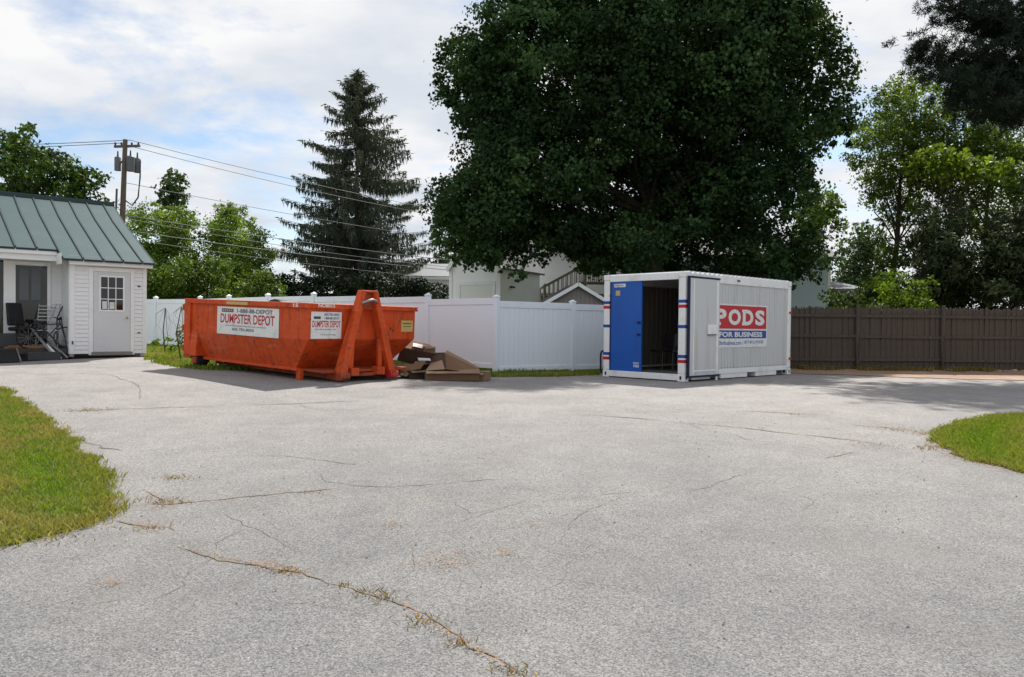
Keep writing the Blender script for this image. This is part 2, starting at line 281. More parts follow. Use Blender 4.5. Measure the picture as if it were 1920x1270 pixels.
def densify(pts, step, jit, closed=False):
    o = []; n = len(pts)
    for i in range(n if closed else n - 1):
        a = np.array(pts[i][:2]); b = np.array(pts[(i + 1) % n][:2]); k = max(1, int(np.linalg.norm(b - a) / step))
        for j in range(k): o.append(a + (b - a) * j / k + (rng.normal(0, jit, 2) if (j or i) else 0))
    if not closed: o.append(np.array(pts[-1][:2]))
    return o
def sheet(name, poly, dz, m, step=0.5, jit=0.0, bstep=0.4, extra=0.0):
    pb = densify(poly, bstep, jit, True); pl = [tuple(p) for p in pb]; A = np.array(pl); lo, hi = A.min(0), A.max(0)
    gx, gy = np.meshgrid(np.arange(lo[0], hi[0], step), np.arange(lo[1], hi[1], step)); g = np.stack([gx.ravel(), gy.ravel()], 1)
    g = g[inpoly(g, pl)]; g = g[dist_poly(g, pl) > 0.35 * min(step, bstep)]
    pts = [Vector(p) for p in pl] + [Vector(p) for p in g]; ed = [(i, (i + 1) % len(pl)) for i in range(len(pl))]
    v, e, f, *_ = delaunay_2d_cdt(pts, ed, [], 1, 1e-6)
    V = [(p.x, p.y, Z(p.x, p.y) + dz) for p in v]
    me = bpy.data.meshes.new(name); me.from_pydata(V, [], f); me.materials.append(M[m]); me.polygons.foreach_set('use_smooth', [True] * len(me.polygons))
    bm = bmesh.new(); bm.from_mesh(me); bmesh.ops.recalc_face_normals(bm, faces=bm.faces)
    if sum(fc.normal.z for fc in bm.faces) < 0: bmesh.ops.reverse_faces(bm, faces=bm.faces)
    bm.to_mesh(me); bm.free(); return struct(link(name, me))
def text(body, wdt, hgt, m, name, parent, loc, rot, bold=0.0, depth=0.002):
    cu = bpy.data.curves.new('t', 'FONT'); cu.body = body; cu.size = 1; cu.offset = bold; cu.resolution_u = 3; cu.extrude = 0.0
    o = bpy.data.objects.new('t', cu); me = bpy.data.meshes.new_from_object(o); bpy.data.objects.remove(o)
    n = len(me.vertices); co = np.zeros(n * 3, np.float32); me.vertices.foreach_get('co', co); co = co.reshape(-1, 3)
    lo, hi = co.min(0), co.max(0); co[:, 0] = (co[:, 0] - lo[0]) / (hi[0] - lo[0]) * wdt; co[:, 1] = (co[:, 1] - lo[1]) / (hi[1] - lo[1]) * hgt; co[:, 2] = 0
    me.vertices.foreach_set('co', co.reshape(-1)); me.update(); me.materials.clear(); me.materials.append(M[m])
    q = link(name, me, parent, loc); q.rotation_euler = rot; return q

# ================================================================== SETTING
def big_ground():
    ax = np.concatenate([[-900, -500, -250, -130, -80, -55], np.arange(-42, 42.1, 1.0), [55, 80, 130, 250, 500, 900]])
    ay = np.concatenate([[-300, -120, -50, -25, -14], np.arange(-8, 64.1, 1.0), [80, 110, 160, 260, 450, 900]])
    gx, gy = np.meshgrid(ax, ay); V = np.stack([gx, gy, zg(gx, gy) - 0.05], -1).reshape(-1, 3); nx = len(ax)
    F = [(j * nx + i, j * nx + i + 1, (j + 1) * nx + i + 1, (j + 1) * nx + i) for j in range(len(ay) - 1) for i in range(nx - 1)]
    me = bpy.data.meshes.new('ground'); me.from_pydata(V.tolist(), [], F); me.polygons.foreach_set('use_smooth', [True] * len(F)); me.materials.append(M['earth'])
    return struct(link('ground', me))
big_ground()
def gp(l): return [tuple(G(*p)[:2]) for p in l]
E1 = Vector((-9.55, 20.6)); EA = Vector((math.cos(R(40)), math.sin(R(40)))); EN = Vector((-EA.y, EA.x))   # shed eave corner, along eave, backwards
def shed_xy(a, b): p = E1 + EA * a + EN * b; return (p.x, p.y)
back = [(-26, 8.0), shed_xy(-8, -0.1), shed_xy(-0.1, -0.1)] + gp([(275, 671), (305, 679), (345, 687), (400, 692), (470, 693)]) + [(-4.5, 19.3), (-2.6, 18.9)] + gp([(800, 705), (900, 705.5), (960, 706), (1040, 704.5), (1125, 701)]) + [(4.2, 22.0), (6.4, 22.0)] + gp([(1484, 699), (1560, 702), (1650, 704), (1750, 707), (1840, 709), (1920, 711)]) + [(30, 21)]
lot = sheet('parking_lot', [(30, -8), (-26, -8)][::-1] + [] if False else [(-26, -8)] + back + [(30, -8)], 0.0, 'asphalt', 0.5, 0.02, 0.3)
def wob(pl, a):
    p = np.array(densify(pl, .12, 0.0)); k = rng.normal(0, 1, (len(p), 2)); k = .6 * k + .4 * np.roll(k, 1, 0); f = np.minimum(1, np.minimum(np.arange(len(p)), np.arange(len(p))[::-1]) / 3)[:, None]; return [tuple(q) for q in p + k * a * f]
LL = wob(gp([(0, 727), (22, 739), (45, 755), (85, 783), (120, 805), (150, 832), (165, 850), (190, 878), (207, 897), (224, 918), (231, 935), (229, 952), (215, 970), (190, 984), (150, 998), (100, 1011), (50, 1021), (0, 1030)]), .045); LL = [(a - .09, b + .02) for a, b in LL]
lawnL = [(-16, 14.5)] + LL + [(-5.5, 4.1), (-16, 3.2)]
sheet('lawn', lawnL, 0.010, 'lawn', 0.35, 0.018, 0.12)
RL = wob(gp([(1920, 779), (1880, 781), (1840, 786), (1800, 794), (1772, 804), (1758, 815), (1757, 828), (1768, 841), (1795, 853), (1830, 865), (1870, 876), (1920, 889)]), .05)
lawnR = RL + [(12, 5.0), (20, 4.6), (20, 12.2)]
sheet('lawn', lawnR, 0.010, 'lawn', 0.35, 0.018, 0.12)
# grassy verge between lot and white fence, behind the dumpster
lawnB = [shed_xy(0.05, 0.0)] + gp([(283, 673), (305, 681), (345, 689), (400, 694), (470, 695)]) + [(-4.5, 19.15), (-2.6, 18.75)] + gp([(800, 707), (900, 707), (960, 707.5), (1040, 706), (1122, 702.5)]) + [(2.6, 21.6), (0.0, 19.75), (-2.3, 20.4), (-8, 24), (-14, 32), (-16.5, 30), shed_xy(0.05, 8)]
sheet('lawn', lawnB, 0.006, 'lawn', 0.4, 0.02, 0.2)
dirt = gp([(1470, 692), (1490, 687), (1600, 687), (1750, 688.5), (1930, 690)]) + [(18, 22.4), (18, 19.9)] + gp([(1925, 714), (1830, 712.5), (1740, 709.5), (1660, 707.5), (1600, 704), (1540, 703), (1488, 701)])
sheet('dirt_strip', dirt, 0.012, 'dirt', 0.4, 0.05, 0.2)

def vnoise(x, y, s):
    xi = np.floor(x / s).astype(int); yi = np.floor(y / s).astype(int); fx = x / s - xi; fy = y / s - yi; fx = fx * fx * (3 - 2 * fx); fy = fy * fy * (3 - 2 * fy)
    h = lambda i, j: np.mod(np.sin(i * 127.1 + j * 311.7) * 43758.5453, 1.0)
    return (h(xi, yi) * (1 - fx) + h(xi + 1, yi) * fx) * (1 - fy) + (h(xi, yi + 1) * (1 - fx) + h(xi + 1, yi + 1) * fx) * fy
# ---- cracks in the asphalt, each a thin strip that follows the ground
CR = {
 'seam': ([(118, 772), (200, 769), (300, 766), (420, 762), (560, 757), (700, 751), (790, 748)], 0.022),
 'a': ([(1000, 772), (1040, 776), (1120, 780), (1210, 786), (1290, 794), (1380, 801), (1480, 812), (1560, 822), (1640, 832), (1690, 838)], 0.02),
 'b': ([(1590, 796), (1650, 801), (1700, 806), (1740, 815)], 0.018),
 'c': ([(1545, 861), (1580, 854), (1620, 848)], 0.015),
 'd': ([(1280, 925), (1340, 906), (1405, 887), (1440, 879)], 0.006),
 'e': ([(1035, 1028), (1060, 1000), (1085, 968), (1150, 938), (1210, 920), (1275, 908)], 0.005),
 'f': ([(255, 945), (330, 943), (420, 938), (500, 931), (590, 922), (640, 918)], 0.012),
 'g': ([(583, 875), (600, 890), (613, 903), (680, 913), (740, 914), (830, 908), (960, 900)], 0.006),
 'h': ([(215, 977), (260, 985), (300, 994)], 0.014),
 'i': ([(310, 1022), (400, 1042), (500, 1062), (560, 1078), (630, 1096), (690, 1112), (740, 1128), (775, 1148), (800, 1168), (850, 1198), (900, 1225), (940, 1248), (960, 1262), (985, 1290)], 0.008),
 'j': ([(420, 960), (460, 985), (520, 1010), (570, 1038)], 0.004),
 'k': ([(0, 706), (40, 702), (90, 703), (150, 700), (205, 703), (230, 712), (262, 724), (263, 750)], 0.014),
 'l': ([(0, 690), (100, 689), (200, 690), (300, 688)], 0.016),
 'm': ([(155, 825), (200, 840), (240, 846)], 0.012),
 'n': ([(270, 920), (290, 935), (308, 950), (292, 958)], 0.02),
 'o': ([(1560, 780), (1480, 776), (1380, 771)], 0.012),
 'p': ([(150, 1140), (215, 1130), (270, 1122)], 0.006),
}
def crack(pts, wd):
    p = densify(gp(pts), 0.05, 0.0); n = len(p); off = np.zeros(n)
    for i in range(1, n): off[i] = off[i - 1] * 0.88 + rng.normal(0, 0.011)
    mb = MB()
    V = []; wv = wd * (0.55 + 0.9 * np.abs(np.convolve(rng.normal(0, 1, n + 6), np.ones(7) / 7 ** 0.5 / 1.0, 'valid')) * 0.8)
    arc = np.arange(n) * 0.05; ph_ = rng.uniform(0, 99); wv = wv * np.clip(2.2 * vnoise(arc + ph_, arc * 0 + ph_, 0.7) - 0.25, 0.12, 1.1)
    for i in range(n):
        d = p[min(i + 1, n - 1)] - p[max(i - 1, 0)]; d = d / max(np.linalg.norm(d), 1e-6); s = np.array([-d[1], d[0]]); c = p[i] + s * off[i]
        k = min(1, i / 3, (n - 1 - i) / 3)
        for sg in (-1, 1): q = c + s * sg * wv[i] * 0.5 * k; V.append((q[0], q[1], Z(q[0], q[1]) + 0.004))
    mb.add(V, [(2 * i, 2 * i + 1, 2 * i + 3, 2 * i + 2) for i in range(n - 1)])
    me = bpy.data.meshes.new('crack'); me.from_pydata(mb.v, [], mb.f); me.materials.append(M['crack']); link('crack', me, lot)
for k_, (pts, wd) in CR.items(): crack(pts, wd)
def walk(px, py, ang, steps, spread=.35):
    c = G(px, py); p = np.array([c.x, c.y]); a = ang; out_ = [p.copy()]
    for _ in range(steps): a += rng.normal(0, spread); p = p + np.array([math.cos(a), math.sin(a)]) * rng.uniform(.12, .3); out_.append(p.copy())
    return out_
_gp = gp
def gp(l): return l
for px, py, an, n_ in ((613, 903, 2.4, 9), (740, 914, -.6, 8), (1150, 938, 2.6, 9), (1210, 920, .4, 10), (420, 938, 1.9, 7), (500, 1062, -2.2, 6), (690, 1112, .9, 6), (800, 1168, -2.6, 6), (1290, 794, -1.2, 8), (1480, 812, -2.0, 8), (300, 766, 1.4, 8), (560, 757, -1.3, 10), (560, 757, 1.2, 7), (205, 703, -.9, 8), (950, 800, .2, 12), (1090, 850, 2.9, 10), (1380, 900, .1, 10), (1500, 960, -2.7, 9), (1340, 1010, .6, 8), (640, 985, .3, 8), (350, 860, .1, 8), (850, 960, -.4, 9), (1620, 900, 2.7, 8), (1700, 980, -2.4, 7), (470, 985, -.9, 7), (1000, 1120, .8, 6), (1250, 1130, 2.5, 6)):
    if rng.uniform() < .62: crack(walk(px, py, an, n_), .0028 if py > 880 else .005)
gp = _gp

# ---- grass blades
def blades(name, pts2, h, wd, colf, lean=0.5, dz=0.010):
    n = len(pts2); x, y = pts2[:, 0], pts2[:, 1]; z = zg(x, y) + dz - 0.005
    a = rng.uniform(0, 6.283, n); hh = h * rng.uniform(0.5, 1.25, n); b = np.stack([x, y, z], 1)
    s = np.stack([np.cos(a), np.sin(a), np.zeros(n)], 1); la = rng.uniform(0, 6.283, n); lm = hh * lean * rng.uniform(0.1, 1.3, n)
    ld = np.stack([np.cos(la), np.sin(la), np.zeros(n)], 1); up = np.array([0, 0, 1.0])
    w2 = (wd * rng.uniform(0.7, 1.3, n))[:, None]
    mid = b + up * (hh * 0.55)[:, None] + ld * (lm * 0.35)[:, None]; tip = b + up * hh[:, None] + ld * lm[:, None]
    return np.stack([b - s * w2 / 2, b + s * w2 / 2, mid + s * w2 * 0.4, tip], 1), colf(x, y, n)
def lawn_col(dry=0.35, edge=None):
    def f(x, y, n):
        t = 0.55 * vnoise(x, y, 0.9) + 0.45 * vnoise(x + 9, y, 0.3); k = np.clip((t - (0.72 - dry)) * 3.5, 0, 1) * rng.uniform(0.3, 1.0, n)
        if edge is not None: k = np.clip(k + np.clip(1 - dist_poly(np.stack([x, y], 1), edge) / 0.35, 0, 1) * 0.75 * rng.uniform(0, 1.2, n), 0, 1)
        g = np.array([0.15, 0.225, 0.028]) * rng.uniform(0.65, 1.35, (n, 1)); d = np.array([0.31, 0.265, 0.10]) * rng.uniform(0.6, 1.25, (n, 1))
        return g * (1 - k[:, None]) + d * k[:, None]
    return f
def scatter(poly, n, xl=None, yl=None):
    A = np.array(poly); lo, hi = A.min(0), A.max(0)
    if xl: lo[0], hi[0] = max(lo[0], xl[0]), min(hi[0], xl[1])
    if yl: lo[1], hi[1] = max(lo[1], yl[0]), min(hi[1], yl[1])
    P = rng.uniform(lo, hi, (n, 2)); return P[inpoly(P, poly)]
PL = scatter(lawnL, 330000, (-11.5, 0), (4, 15.5)); keep = rng.uniform(0, 1, len(PL)) < np.clip(7.0 / PL[:, 1], 0.3, 1) ; PL = PL[keep]
fr = np.array(densify(LL, 0.02, 0.0)); fr = np.repeat(fr, 16, 0) + rng.normal(0, 0.05, (len(fr) * 16, 2)); fr = fr[vnoise(fr[:, 0] + 40, fr[:, 1], .22) > .42]; PL = np.concatenate([PL, fr])
Vg, Cg = blades('g', PL, 0.05, 0.008, lawn_col(0.25, LL), 0.8)
stuff(quads('grass', Vg, Cg, 'grass'), 'mown lawn grass with dry yellow patches left of the driveway', 'grass')
PR = scatter(lawnR, 230000, (4, 13), (5, 13)); fr = np.array(densify(RL, 0.02, 0.0)); fr = np.repeat(fr, 14, 0) + rng.normal(0, 0.05, (len(fr) * 14, 2)); fr = fr[vnoise(fr[:, 0], fr[:, 1], .25) > .42]; PR = np.concatenate([PR, fr]); Vg, Cg = blades('g', PR, 0.05, 0.010, lawn_col(0.15, RL), 0.8)
stuff(quads('grass', Vg, Cg, 'grass'), 'bright green lawn grass on the curved lawn facing the wooden fence', 'grass')
PBk = scatter(lawnB, 110000); fr = np.array(densify(lawnB[1:13], .03, 0.0)); fr = np.repeat(fr, 14, 0) + rng.normal(0, .09, (len(fr) * 14, 2)); PBk = np.concatenate([PBk, fr[vnoise(fr[:, 0], fr[:, 1], .4) > .4]]); Vg, Cg = blades('g', PBk, 0.09, 0.016, lawn_col(0.3), 0.7, 0.006)
stuff(quads('grass', Vg, Cg, 'grass'), 'unmown grass verge along the foot of the white fence', 'grass')
# weeds in cracks, at the wooden fence and in tufts
tuft = [(795, 1166, .12, 60), (690, 1112, .1, 50), (720, 1122, .08, 40), (540, 1073, .09, 40), (865, 1208, .09, 40), (962, 1260, .1, 50), (640, 1098, .05, 20), (327, 897, .16, 70), (150, 770, .35, 120), (172, 769, .35, 90), (300, 940, .18, 70), (325, 942, .14, 40), (285, 990, .14, 50), (1745, 842, .22, 120), (1755, 838, .15, 60), (1640, 836, .3, 60), (1690, 806, .4, 80), (1745, 815, .25, 80), (1495, 778, .15, 20), (1400, 805, .2, 20), (1290, 794, .2, 20), (580, 924, .08, 20), (100, 1012, .2, 50)]
TP = []; 
for px, py, sp, n in tuft:
    c = G(px, py); TP.append(np.stack([rng.normal(c.x, sp * 0.55, n), rng.normal(c.y, sp * 0.4, n)], 1))
TP = np.concatenate(TP)
def weed_col(x, y, n): k = rng.uniform(0, 1, (n, 1)); return (np.array([0.16, 0.15, 0.04]) * (1 - k) + np.array([0.32, 0.20, 0.08]) * k) * rng.uniform(0.6, 1.2, (n, 1))
Vg, Cg = blades('w', TP, 0.028, 0.006, weed_col, 1.3, 0.0)
stuff(quads('weeds', Vg, Cg, 'grass'), 'small dry weed tufts growing in the asphalt cracks', 'weeds')
# fallen pine needles and crumbs: tiny flat bits in patches along the cracks and at lawn edges
LP = []
spots = [(985, 985, .10), (850, 1040, .09), (808, 1060, .10), (850, 1058, .08), (950, 1040, .06), (790, 940, .12), (733, 985, .06), (205, 1097, .05), (930, 850, .22), (940, 862, .12), (850, 890, .2), (1190, 832, .2), (1490, 779, .25), (500, 1062, .06), (540, 1073, .06), (610, 930, .1), (520, 932, .2)]
for px, py, sp in spots:
    c = G(px, py); n = 80; LP.append(np.stack([rng.normal(c.x, sp, n), rng.normal(c.y, sp * 0.9, n)], 1))
for key, n, sp in (('i', 420, .014), ('a', 900, .09), ('b', 500, .12), ('h', 200, .04), ('n', 250, .06), ('f', 220, .05), ('c', 120, .06), ('seam', 300, .07), ('k', 300, .12)):
    p = np.array(densify(gp(CR[key][0]), 0.05, 0.0)); i = rng.integers(0, len(p), n); q_ = p[i] + rng.normal(0, sp, (n, 2)); LP.append(q_[vnoise(i * .05, i * 0 + 3.0, .45) > .52])
for edge, n in ((LL, 5200), (RL, 6000)):
    p = np.array(densify(edge, 0.05, 0.0)); i = rng.integers(0, len(p), n); LP.append(p[i] + rng.normal(0, 0.09, (n, 2)))
LP.append(scatter(gp([(1400, 705), (1920, 700), (1920, 765), (1700, 740), (1500, 720)]), 2500))
LP = np.concatenate(LP); n = len(LP); a = rng.uniform(0, 6.283, n); d = np.stack([np.cos(a), np.sin(a), rng.normal(0, .1, n)], 1)
c = np.stack([LP[:, 0], LP[:, 1], zg(LP[:, 0], LP[:, 1]) + 0.009 + rng.uniform(0, .006, n)], 1)
c[:, 2] += np.where(inpoly(LP, lawnL) | inpoly(LP, lawnR), 0.012, 0)
V = cards(c, d, np.tile([0, 0, 1.0], (n, 1)), rng.uniform(.012, .035, n), rng.uniform(.002, .006, n), 0.05)
stuff(quads('pine_needles', V, np.array([0.36, 0.19, 0.075]) * rng.uniform(0.5, 1.35, (n, 1)), 'litter'), 'orange brown pine needle litter scattered on the asphalt', 'litter')
# loose pebbles
PP = scatter(gp([(0, 1040), (240, 960), (300, 800), (900, 740), (1500, 740), (1750, 850), (1920, 900), (1920, 1268), (0, 1268)]), 900)
mb = MB()
for x, y in PP[:420]:
    r = 0.004 + 0.007 * random.random() ** 2; z = Z(x, y); mb.add([(x - r, y, z), (x, y - r, z), (x + r, y, z), (x, y + r, z), (x, y, z + r * 1.2)], [(0, 1, 4), (1, 2, 4), (2, 3, 4), (3, 0, 4)])
stuff(mb.build('pebbles', 'conc'), 'scattered pale pebbles lying loose on the asphalt', 'pebbles')

# ================================================================== WHITE FENCE
PANEL = 2.44
def march(p, px, step):
    k = (px - 960) / FPX; best = None; y = p[1] - 0.5
    while y < p[1] + step + 0.01:
        e = math.hypot(k * y - p[0], y - p[1])
        if e <= step: best = y
        y += 0.004
    return (k * best, best)
P0 = (-0.39, 19.1)
left = [P0]
for px in (800, 688, 586, 500, 427, 373): left.append(march(left[-1], px + 2, PANEL))
dl = Vector((-0.88, 0.47))
for _ in range(4): left.append((left[-1][0] + dl.x * PANEL, left[-1][1] + dl.y * PANEL))
right = [P0, march(P0, 1073, PANEL)]
dr = (Vector(right[1]) - Vector(P0)).normalized()
for _ in range(2): right.append((right[-1][0] + dr.x * PANEL, right[-1][1] + dr.y * PANEL))
FH = 1.80
post_me = MB().box((-.063, -.063, 0), (.063, .063, FH + .03)).mesh('post', 'vinyl', 0.008)
cap_me = MB().box((-.075, -.075, FH + .028), (.075, .075, FH + .05)).add([(-.07, -.07, FH + .051), (.07, -.07, FH + .051), (.07, .07, FH + .051), (-.07, .07, FH + .051), (0, 0, FH + .10)], [(0, 1, 4), (1, 2, 4), (2, 3, 4), (3, 0, 4)]).mesh('cap', 'vinyl')
NB = 15
def fence_run(pts, label, own_first):
    base = Vector((pts[0][0], pts[0][1], Z(*pts[0])))
    t = thing('vinyl_fence', label, 'fence', base, 0, 'white vinyl fence runs')
    bme = None
    for i, p in enumerate(pts):
        z = Z(*p) + 0.0
        if i or own_first:
            a = math.atan2(pts[min(i + 1, len(pts) - 1)][1] - pts[max(i - 1, 0)][1], pts[min(i + 1, len(pts) - 1)][0] - pts[max(i - 1, 0)][0])
            q = link('post', post_me, t, Vector((p[0], p[1], z)) - base); q.rotation_euler = (0, 0, a)
            q2 = link('cap', cap_me, q)
        if i == len(pts) - 1: break
        n = pts[i + 1]; z2 = Z(*n); d = Vector((n[0] - p[0], n[1] - p[1])); ln = d.length - 0.126; u = d.normalized()
        bw = ln / NB
        if bme is None:
            bme = MB().prism([(-bw / 2 + .0005, -.006, 0), (-bw / 2 + .008, -.019, 0), (bw / 2 - .008, -.019, 0), (bw / 2 - .0005, -.006, 0), (bw / 2 - .0005, .019, 0), (-bw / 2 + .0005, .019, 0)], 0, (0, 0, FH - 0.29)).mesh('board', 'vinyl')
        zm = (z + z2) / 2 + 0.0; rz = math.atan2(u.y, u.x); ctr = Vector((p[0] + d.x / 2, p[1] + d.y / 2, zm)) - base
        for k in range(NB):
            s = -ln / 2 + bw * (k + 0.5); q = link('board', bme, t, ctr + Vector((u.x * s, u.y * s, 0.13))); q.rotation_euler = (0, 0, rz)
        for z0, z1, nm in ((0.04, 0.16, 'rail'), (FH - 0.19, FH - 0.03, 'rail')):
            q = MB().box((-ln / 2, -.036, z0), (ln / 2, .036, z1)).build(nm, 'vinyl', t, 0.006); q.location = ctr; q.rotation_euler = (0, 0, rz)
    return t
fence_run(left, 'long white vinyl privacy fence running behind the orange dumpster toward the shed', True)
fence_run(right, 'short white vinyl fence run between the cardboard pile and the storage container', False)

# ================================================================== WOODEN FENCE
FY = 22.3
wf = thing('stockade_fence', 'weathered dark brown wooden stockade fence with pointed pickets', 'fence', (7.2, FY, Z(7.2, FY)))
wb = wf.location.copy()
def wz(x): return Z(x, FY + 0.012 * (x - 7)) - 0.0
pk = []
for v_ in range(4):
    hw = 0.0425 + 0.001 * v_; h = 1.76
    pk.append(MB().prism([(-hw, 0, 0), (hw, 0, 0), (hw, 0, h - .07), (hw * 0.25, 0, h), (-hw * 0.25, 0, h), (-hw, 0, h - .07)], 0, (0, 0.02, 0)).mesh('picket', 'wood'))
x = 7.25; i = 0
while x < 17.5:
    y = FY + 0.012 * (x - 7); q = link('picket', pk[random.randrange(4)], wf, Vector((x, y + (.0 if i % 2 else .012) + random.uniform(-.003, .003), wz(x) + 0.03 + random.uniform(-.03, .025))) - wb)
    q.rotation_euler = (random.uniform(-.01, .01), random.uniform(-.006, .006), random.uniform(-.03, .03)); q.scale = (1, 1, random.uniform(.985, 1.012)); x += 0.078 + random.uniform(-.002, .002); i += 1
pxs = [7.4, 9.85, 12.3, 14.8, 17.3]
for a_, b_ in zip(pxs[:-1], pxs[1:]):
    for zz in (0.28, 0.95, 1.53):
        p = Vector((a_, FY + 0.012 * (a_ - 7) - 0.028, wz(a_) + zz)); q = Vector((b_, FY + 0.012 * (b_ - 7) - 0.028, wz(b_) + zz + random.uniform(-.02, .02)))
        MB().beam(p - wb, q - wb, 0.045, 0.075).build('rail', 'wood', wf)
for a_ in pxs:
    p = Vector((a_, FY + 0.012 * (a_ - 7) - 0.06, wz(a_))) - wb; MB().tube([p + Vector((0, 0, -.1)), p + Vector((0, 0, 1.0)), p + Vector((0.01, 0, 1.86))], [0.062, 0.058, 0.055], 10).build('post', 'wood', wf, smooth=True)
# weeds at the foot of the wooden fence
P = np.stack([rng.uniform(7.6, 17, 3200), FY - 0.18 + rng.normal(0, 0.14, 3200)], 1); kk = vnoise(P[:, 0], P[:, 1], 0.5) > 0.45; P = P[kk]
Vg, Cg = blades('w', P, 0.14, 0.016, weed_col, 0.8, 0.0)
stuff(quads('weeds', Vg, Cg, 'grass'), 'straggling weeds along the foot of the wooden stockade fence', 'weeds')

# ================================================================== STORAGE CONTAINER
CX, CY, CYAW = 3.79, 17.17, R(43.6); CL, CW, CH = 4.9, 2.3, 2.44
# local x runs along the length away from the open end, local y across to the blue door's side; the open end is at x = 0
pod = thing('storage_container', 'white storage container with one blue door shut and the other door folded open', 'container', (CX, CY, Z(CX, CY) + 0.004), CYAW)
PW = 0.17
for i, (x, y) in enumerate(((0, 0), (0, CW - PW), (CL - PW, 0), (CL - PW, CW - PW))):
    po = B('corner_post', 'podframe', pod, (x, y, 0.17), (x + PW, y + PW, CH - 0.13), 0.02)
    for z0, z1 in ((0.0, 0.169), (CH - 0.129, CH)):
        B('corner_casting', 'podframe', po, (x - .006, y - .006, z0), (x + PW + .006, y + PW + .006, z1), 0.012)
    # dark lifting holes
    mb = MB()
    for zc in (0.085,):
        for (hx, hy, nx, ny) in ((x + PW / 2, y - .009, 1, 0), (x - .009, y + PW / 2, 0, 1)):
            ring = [(hx + nx * 0.028 * math.cos(t), hy + ny * 0.028 * math.cos(t), zc + 0.045 * math.sin(t)) for t in np.linspace(0, 6.283, 13)[:-1]]
            mb.prism(ring, 0, ((0, 0.004, 0) if nx else (0.004, 0, 0)))
    mb.build('casting_hole', 'black', po)
    if x == 0:
        for zc, m_ in ((CH - .66, 'bluep'), (CH - .77, 'red'), (1.22, 'bluep'), (0.56, 'bluep'), (0.45, 'red')):
            B('tape_band', m_, po, (x - .004, y - .004, zc - .035), (x + PW + .004, y + PW + .004, zc + .035))
    else:
        for zc in (0.42, 1.62): B('marker_light', 'red', po, (x + .06, y - .05, zc - .03), (x + .13, y - .001, zc + .03), 0.01)
# rails
for y in (0.012, CW - 0.122):
    B('bottom_rail', 'podframe', pod, (PW + .008, y, 0.13), (CL - PW - .008, y + .11, 0.24))
    B('top_rail', 'podframe', pod, (PW + .008, y, CH - .2), (CL - PW - .008, y + .1, CH - .03))
for x in (0.01, CL - .12):
    B('end_sill', 'podframe', pod, (x, PW + .008, 0.02), (x + .11, CW - PW - .008, 0.16), 0.008)
    B('end_header', 'podframe', pod, (x, PW + .008, CH - .17), (x + .11, CW - PW - .008, CH - .015), 0.008)
B('fork_pocket_beam', 'podframe', pod, (1.55, .03, .02), (2.75, CW - .03, .128)); B('skid_beam', 'podframe', pod, (3.15, .03, .02), (4.2, CW - .03, .128)); B('skid_beam', 'podframe', pod, (.35, .03, .03), (1.1, CW - .03, .128))
def corrugated(x0, x1, y, z0, z1, dep, pitch, sgn):
    mb = MB(); pts = []; x = x0
    while x < x1 - pitch + 1e-6:
        for dx, k in ((0, 0), (.42, 0), (.5, 1), (.92, 1)): pts.append((x + dx * pitch, y + sgn * dep * k))
        x += pitch
    pts.append((x1, y)); n = len(pts)
    mb.add([(p[0], p[1], z0) for p in pts] + [(p[0], p[1], z1) for p in pts], [(i, i + 1, n + i + 1, n + i) for i in range(n - 1)]); return mb
corrugated(PW, CL - PW, 0.035, .22, CH - .18, 0.011, 0.1304, 1).build('side_wall', 'pod', pod)
corrugated(PW, CL - PW, CW - .035, .22, CH - .18, 0.011, 0.1304, -1).build('side_wall', 'pod', pod)
B('back_wall', 'pod', pod, (CL - .1, PW, .15), (CL - .07, CW - PW, CH - .15))
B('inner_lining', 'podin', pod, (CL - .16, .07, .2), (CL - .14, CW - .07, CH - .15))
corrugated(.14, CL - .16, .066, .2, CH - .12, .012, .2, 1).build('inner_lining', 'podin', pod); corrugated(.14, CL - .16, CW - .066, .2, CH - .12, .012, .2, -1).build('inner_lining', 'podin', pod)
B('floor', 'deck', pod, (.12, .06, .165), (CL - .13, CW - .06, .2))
# roof with raised ribs whose ends make the scalloped edge
mb = MB(); nr = 24
rw = (CL - 0.2) / nr
pts = []
for i in range(nr):
    x = 0.1 + i * rw
    for dx, k in ((0, 0), (.35, 0), (.5, 1), (.85, 1)): pts.append((x + dx * rw, CH - .028 + .045 * k))
pts.append((CL - .1, CH - .03)); n = len(pts)
mb.add([(p[0], .02, p[1]) for p in pts] + [(p[0], CW - .02, p[1]) for p in pts] + [(p[0], .02, CH - .05) for p in pts] + [(p[0], CW - .02, CH - .05) for p in pts],
       [(i, i + 1, n + i + 1, n + i) for i in range(n - 1)] + [(i, i + 1, 2 * n + i + 1, 2 * n + i) for i in range(n - 1)] + [(n + i, n + i + 1, 3 * n + i + 1, 3 * n + i) for i in range(n - 1)] + [(2 * n + i, 2 * n + i + 1, 3 * n + i + 1, 3 * n + i) for i in range(n - 1)])
mb.build('roof', 'podframe', pod)
# row of vent holes / rivets above the bottom rail
mb = MB()
for i in range(26):
    x = 1.45 + i * 0.13
    mb.box((x, .0315, .255), (x + .04, .034, .27))
mb.build('rivet_row', 'dark_grey', pod)
B('side_latch', 'dark_grey', pod, (2.2, .0, CH - .13), (2.32, .011, CH - .09))
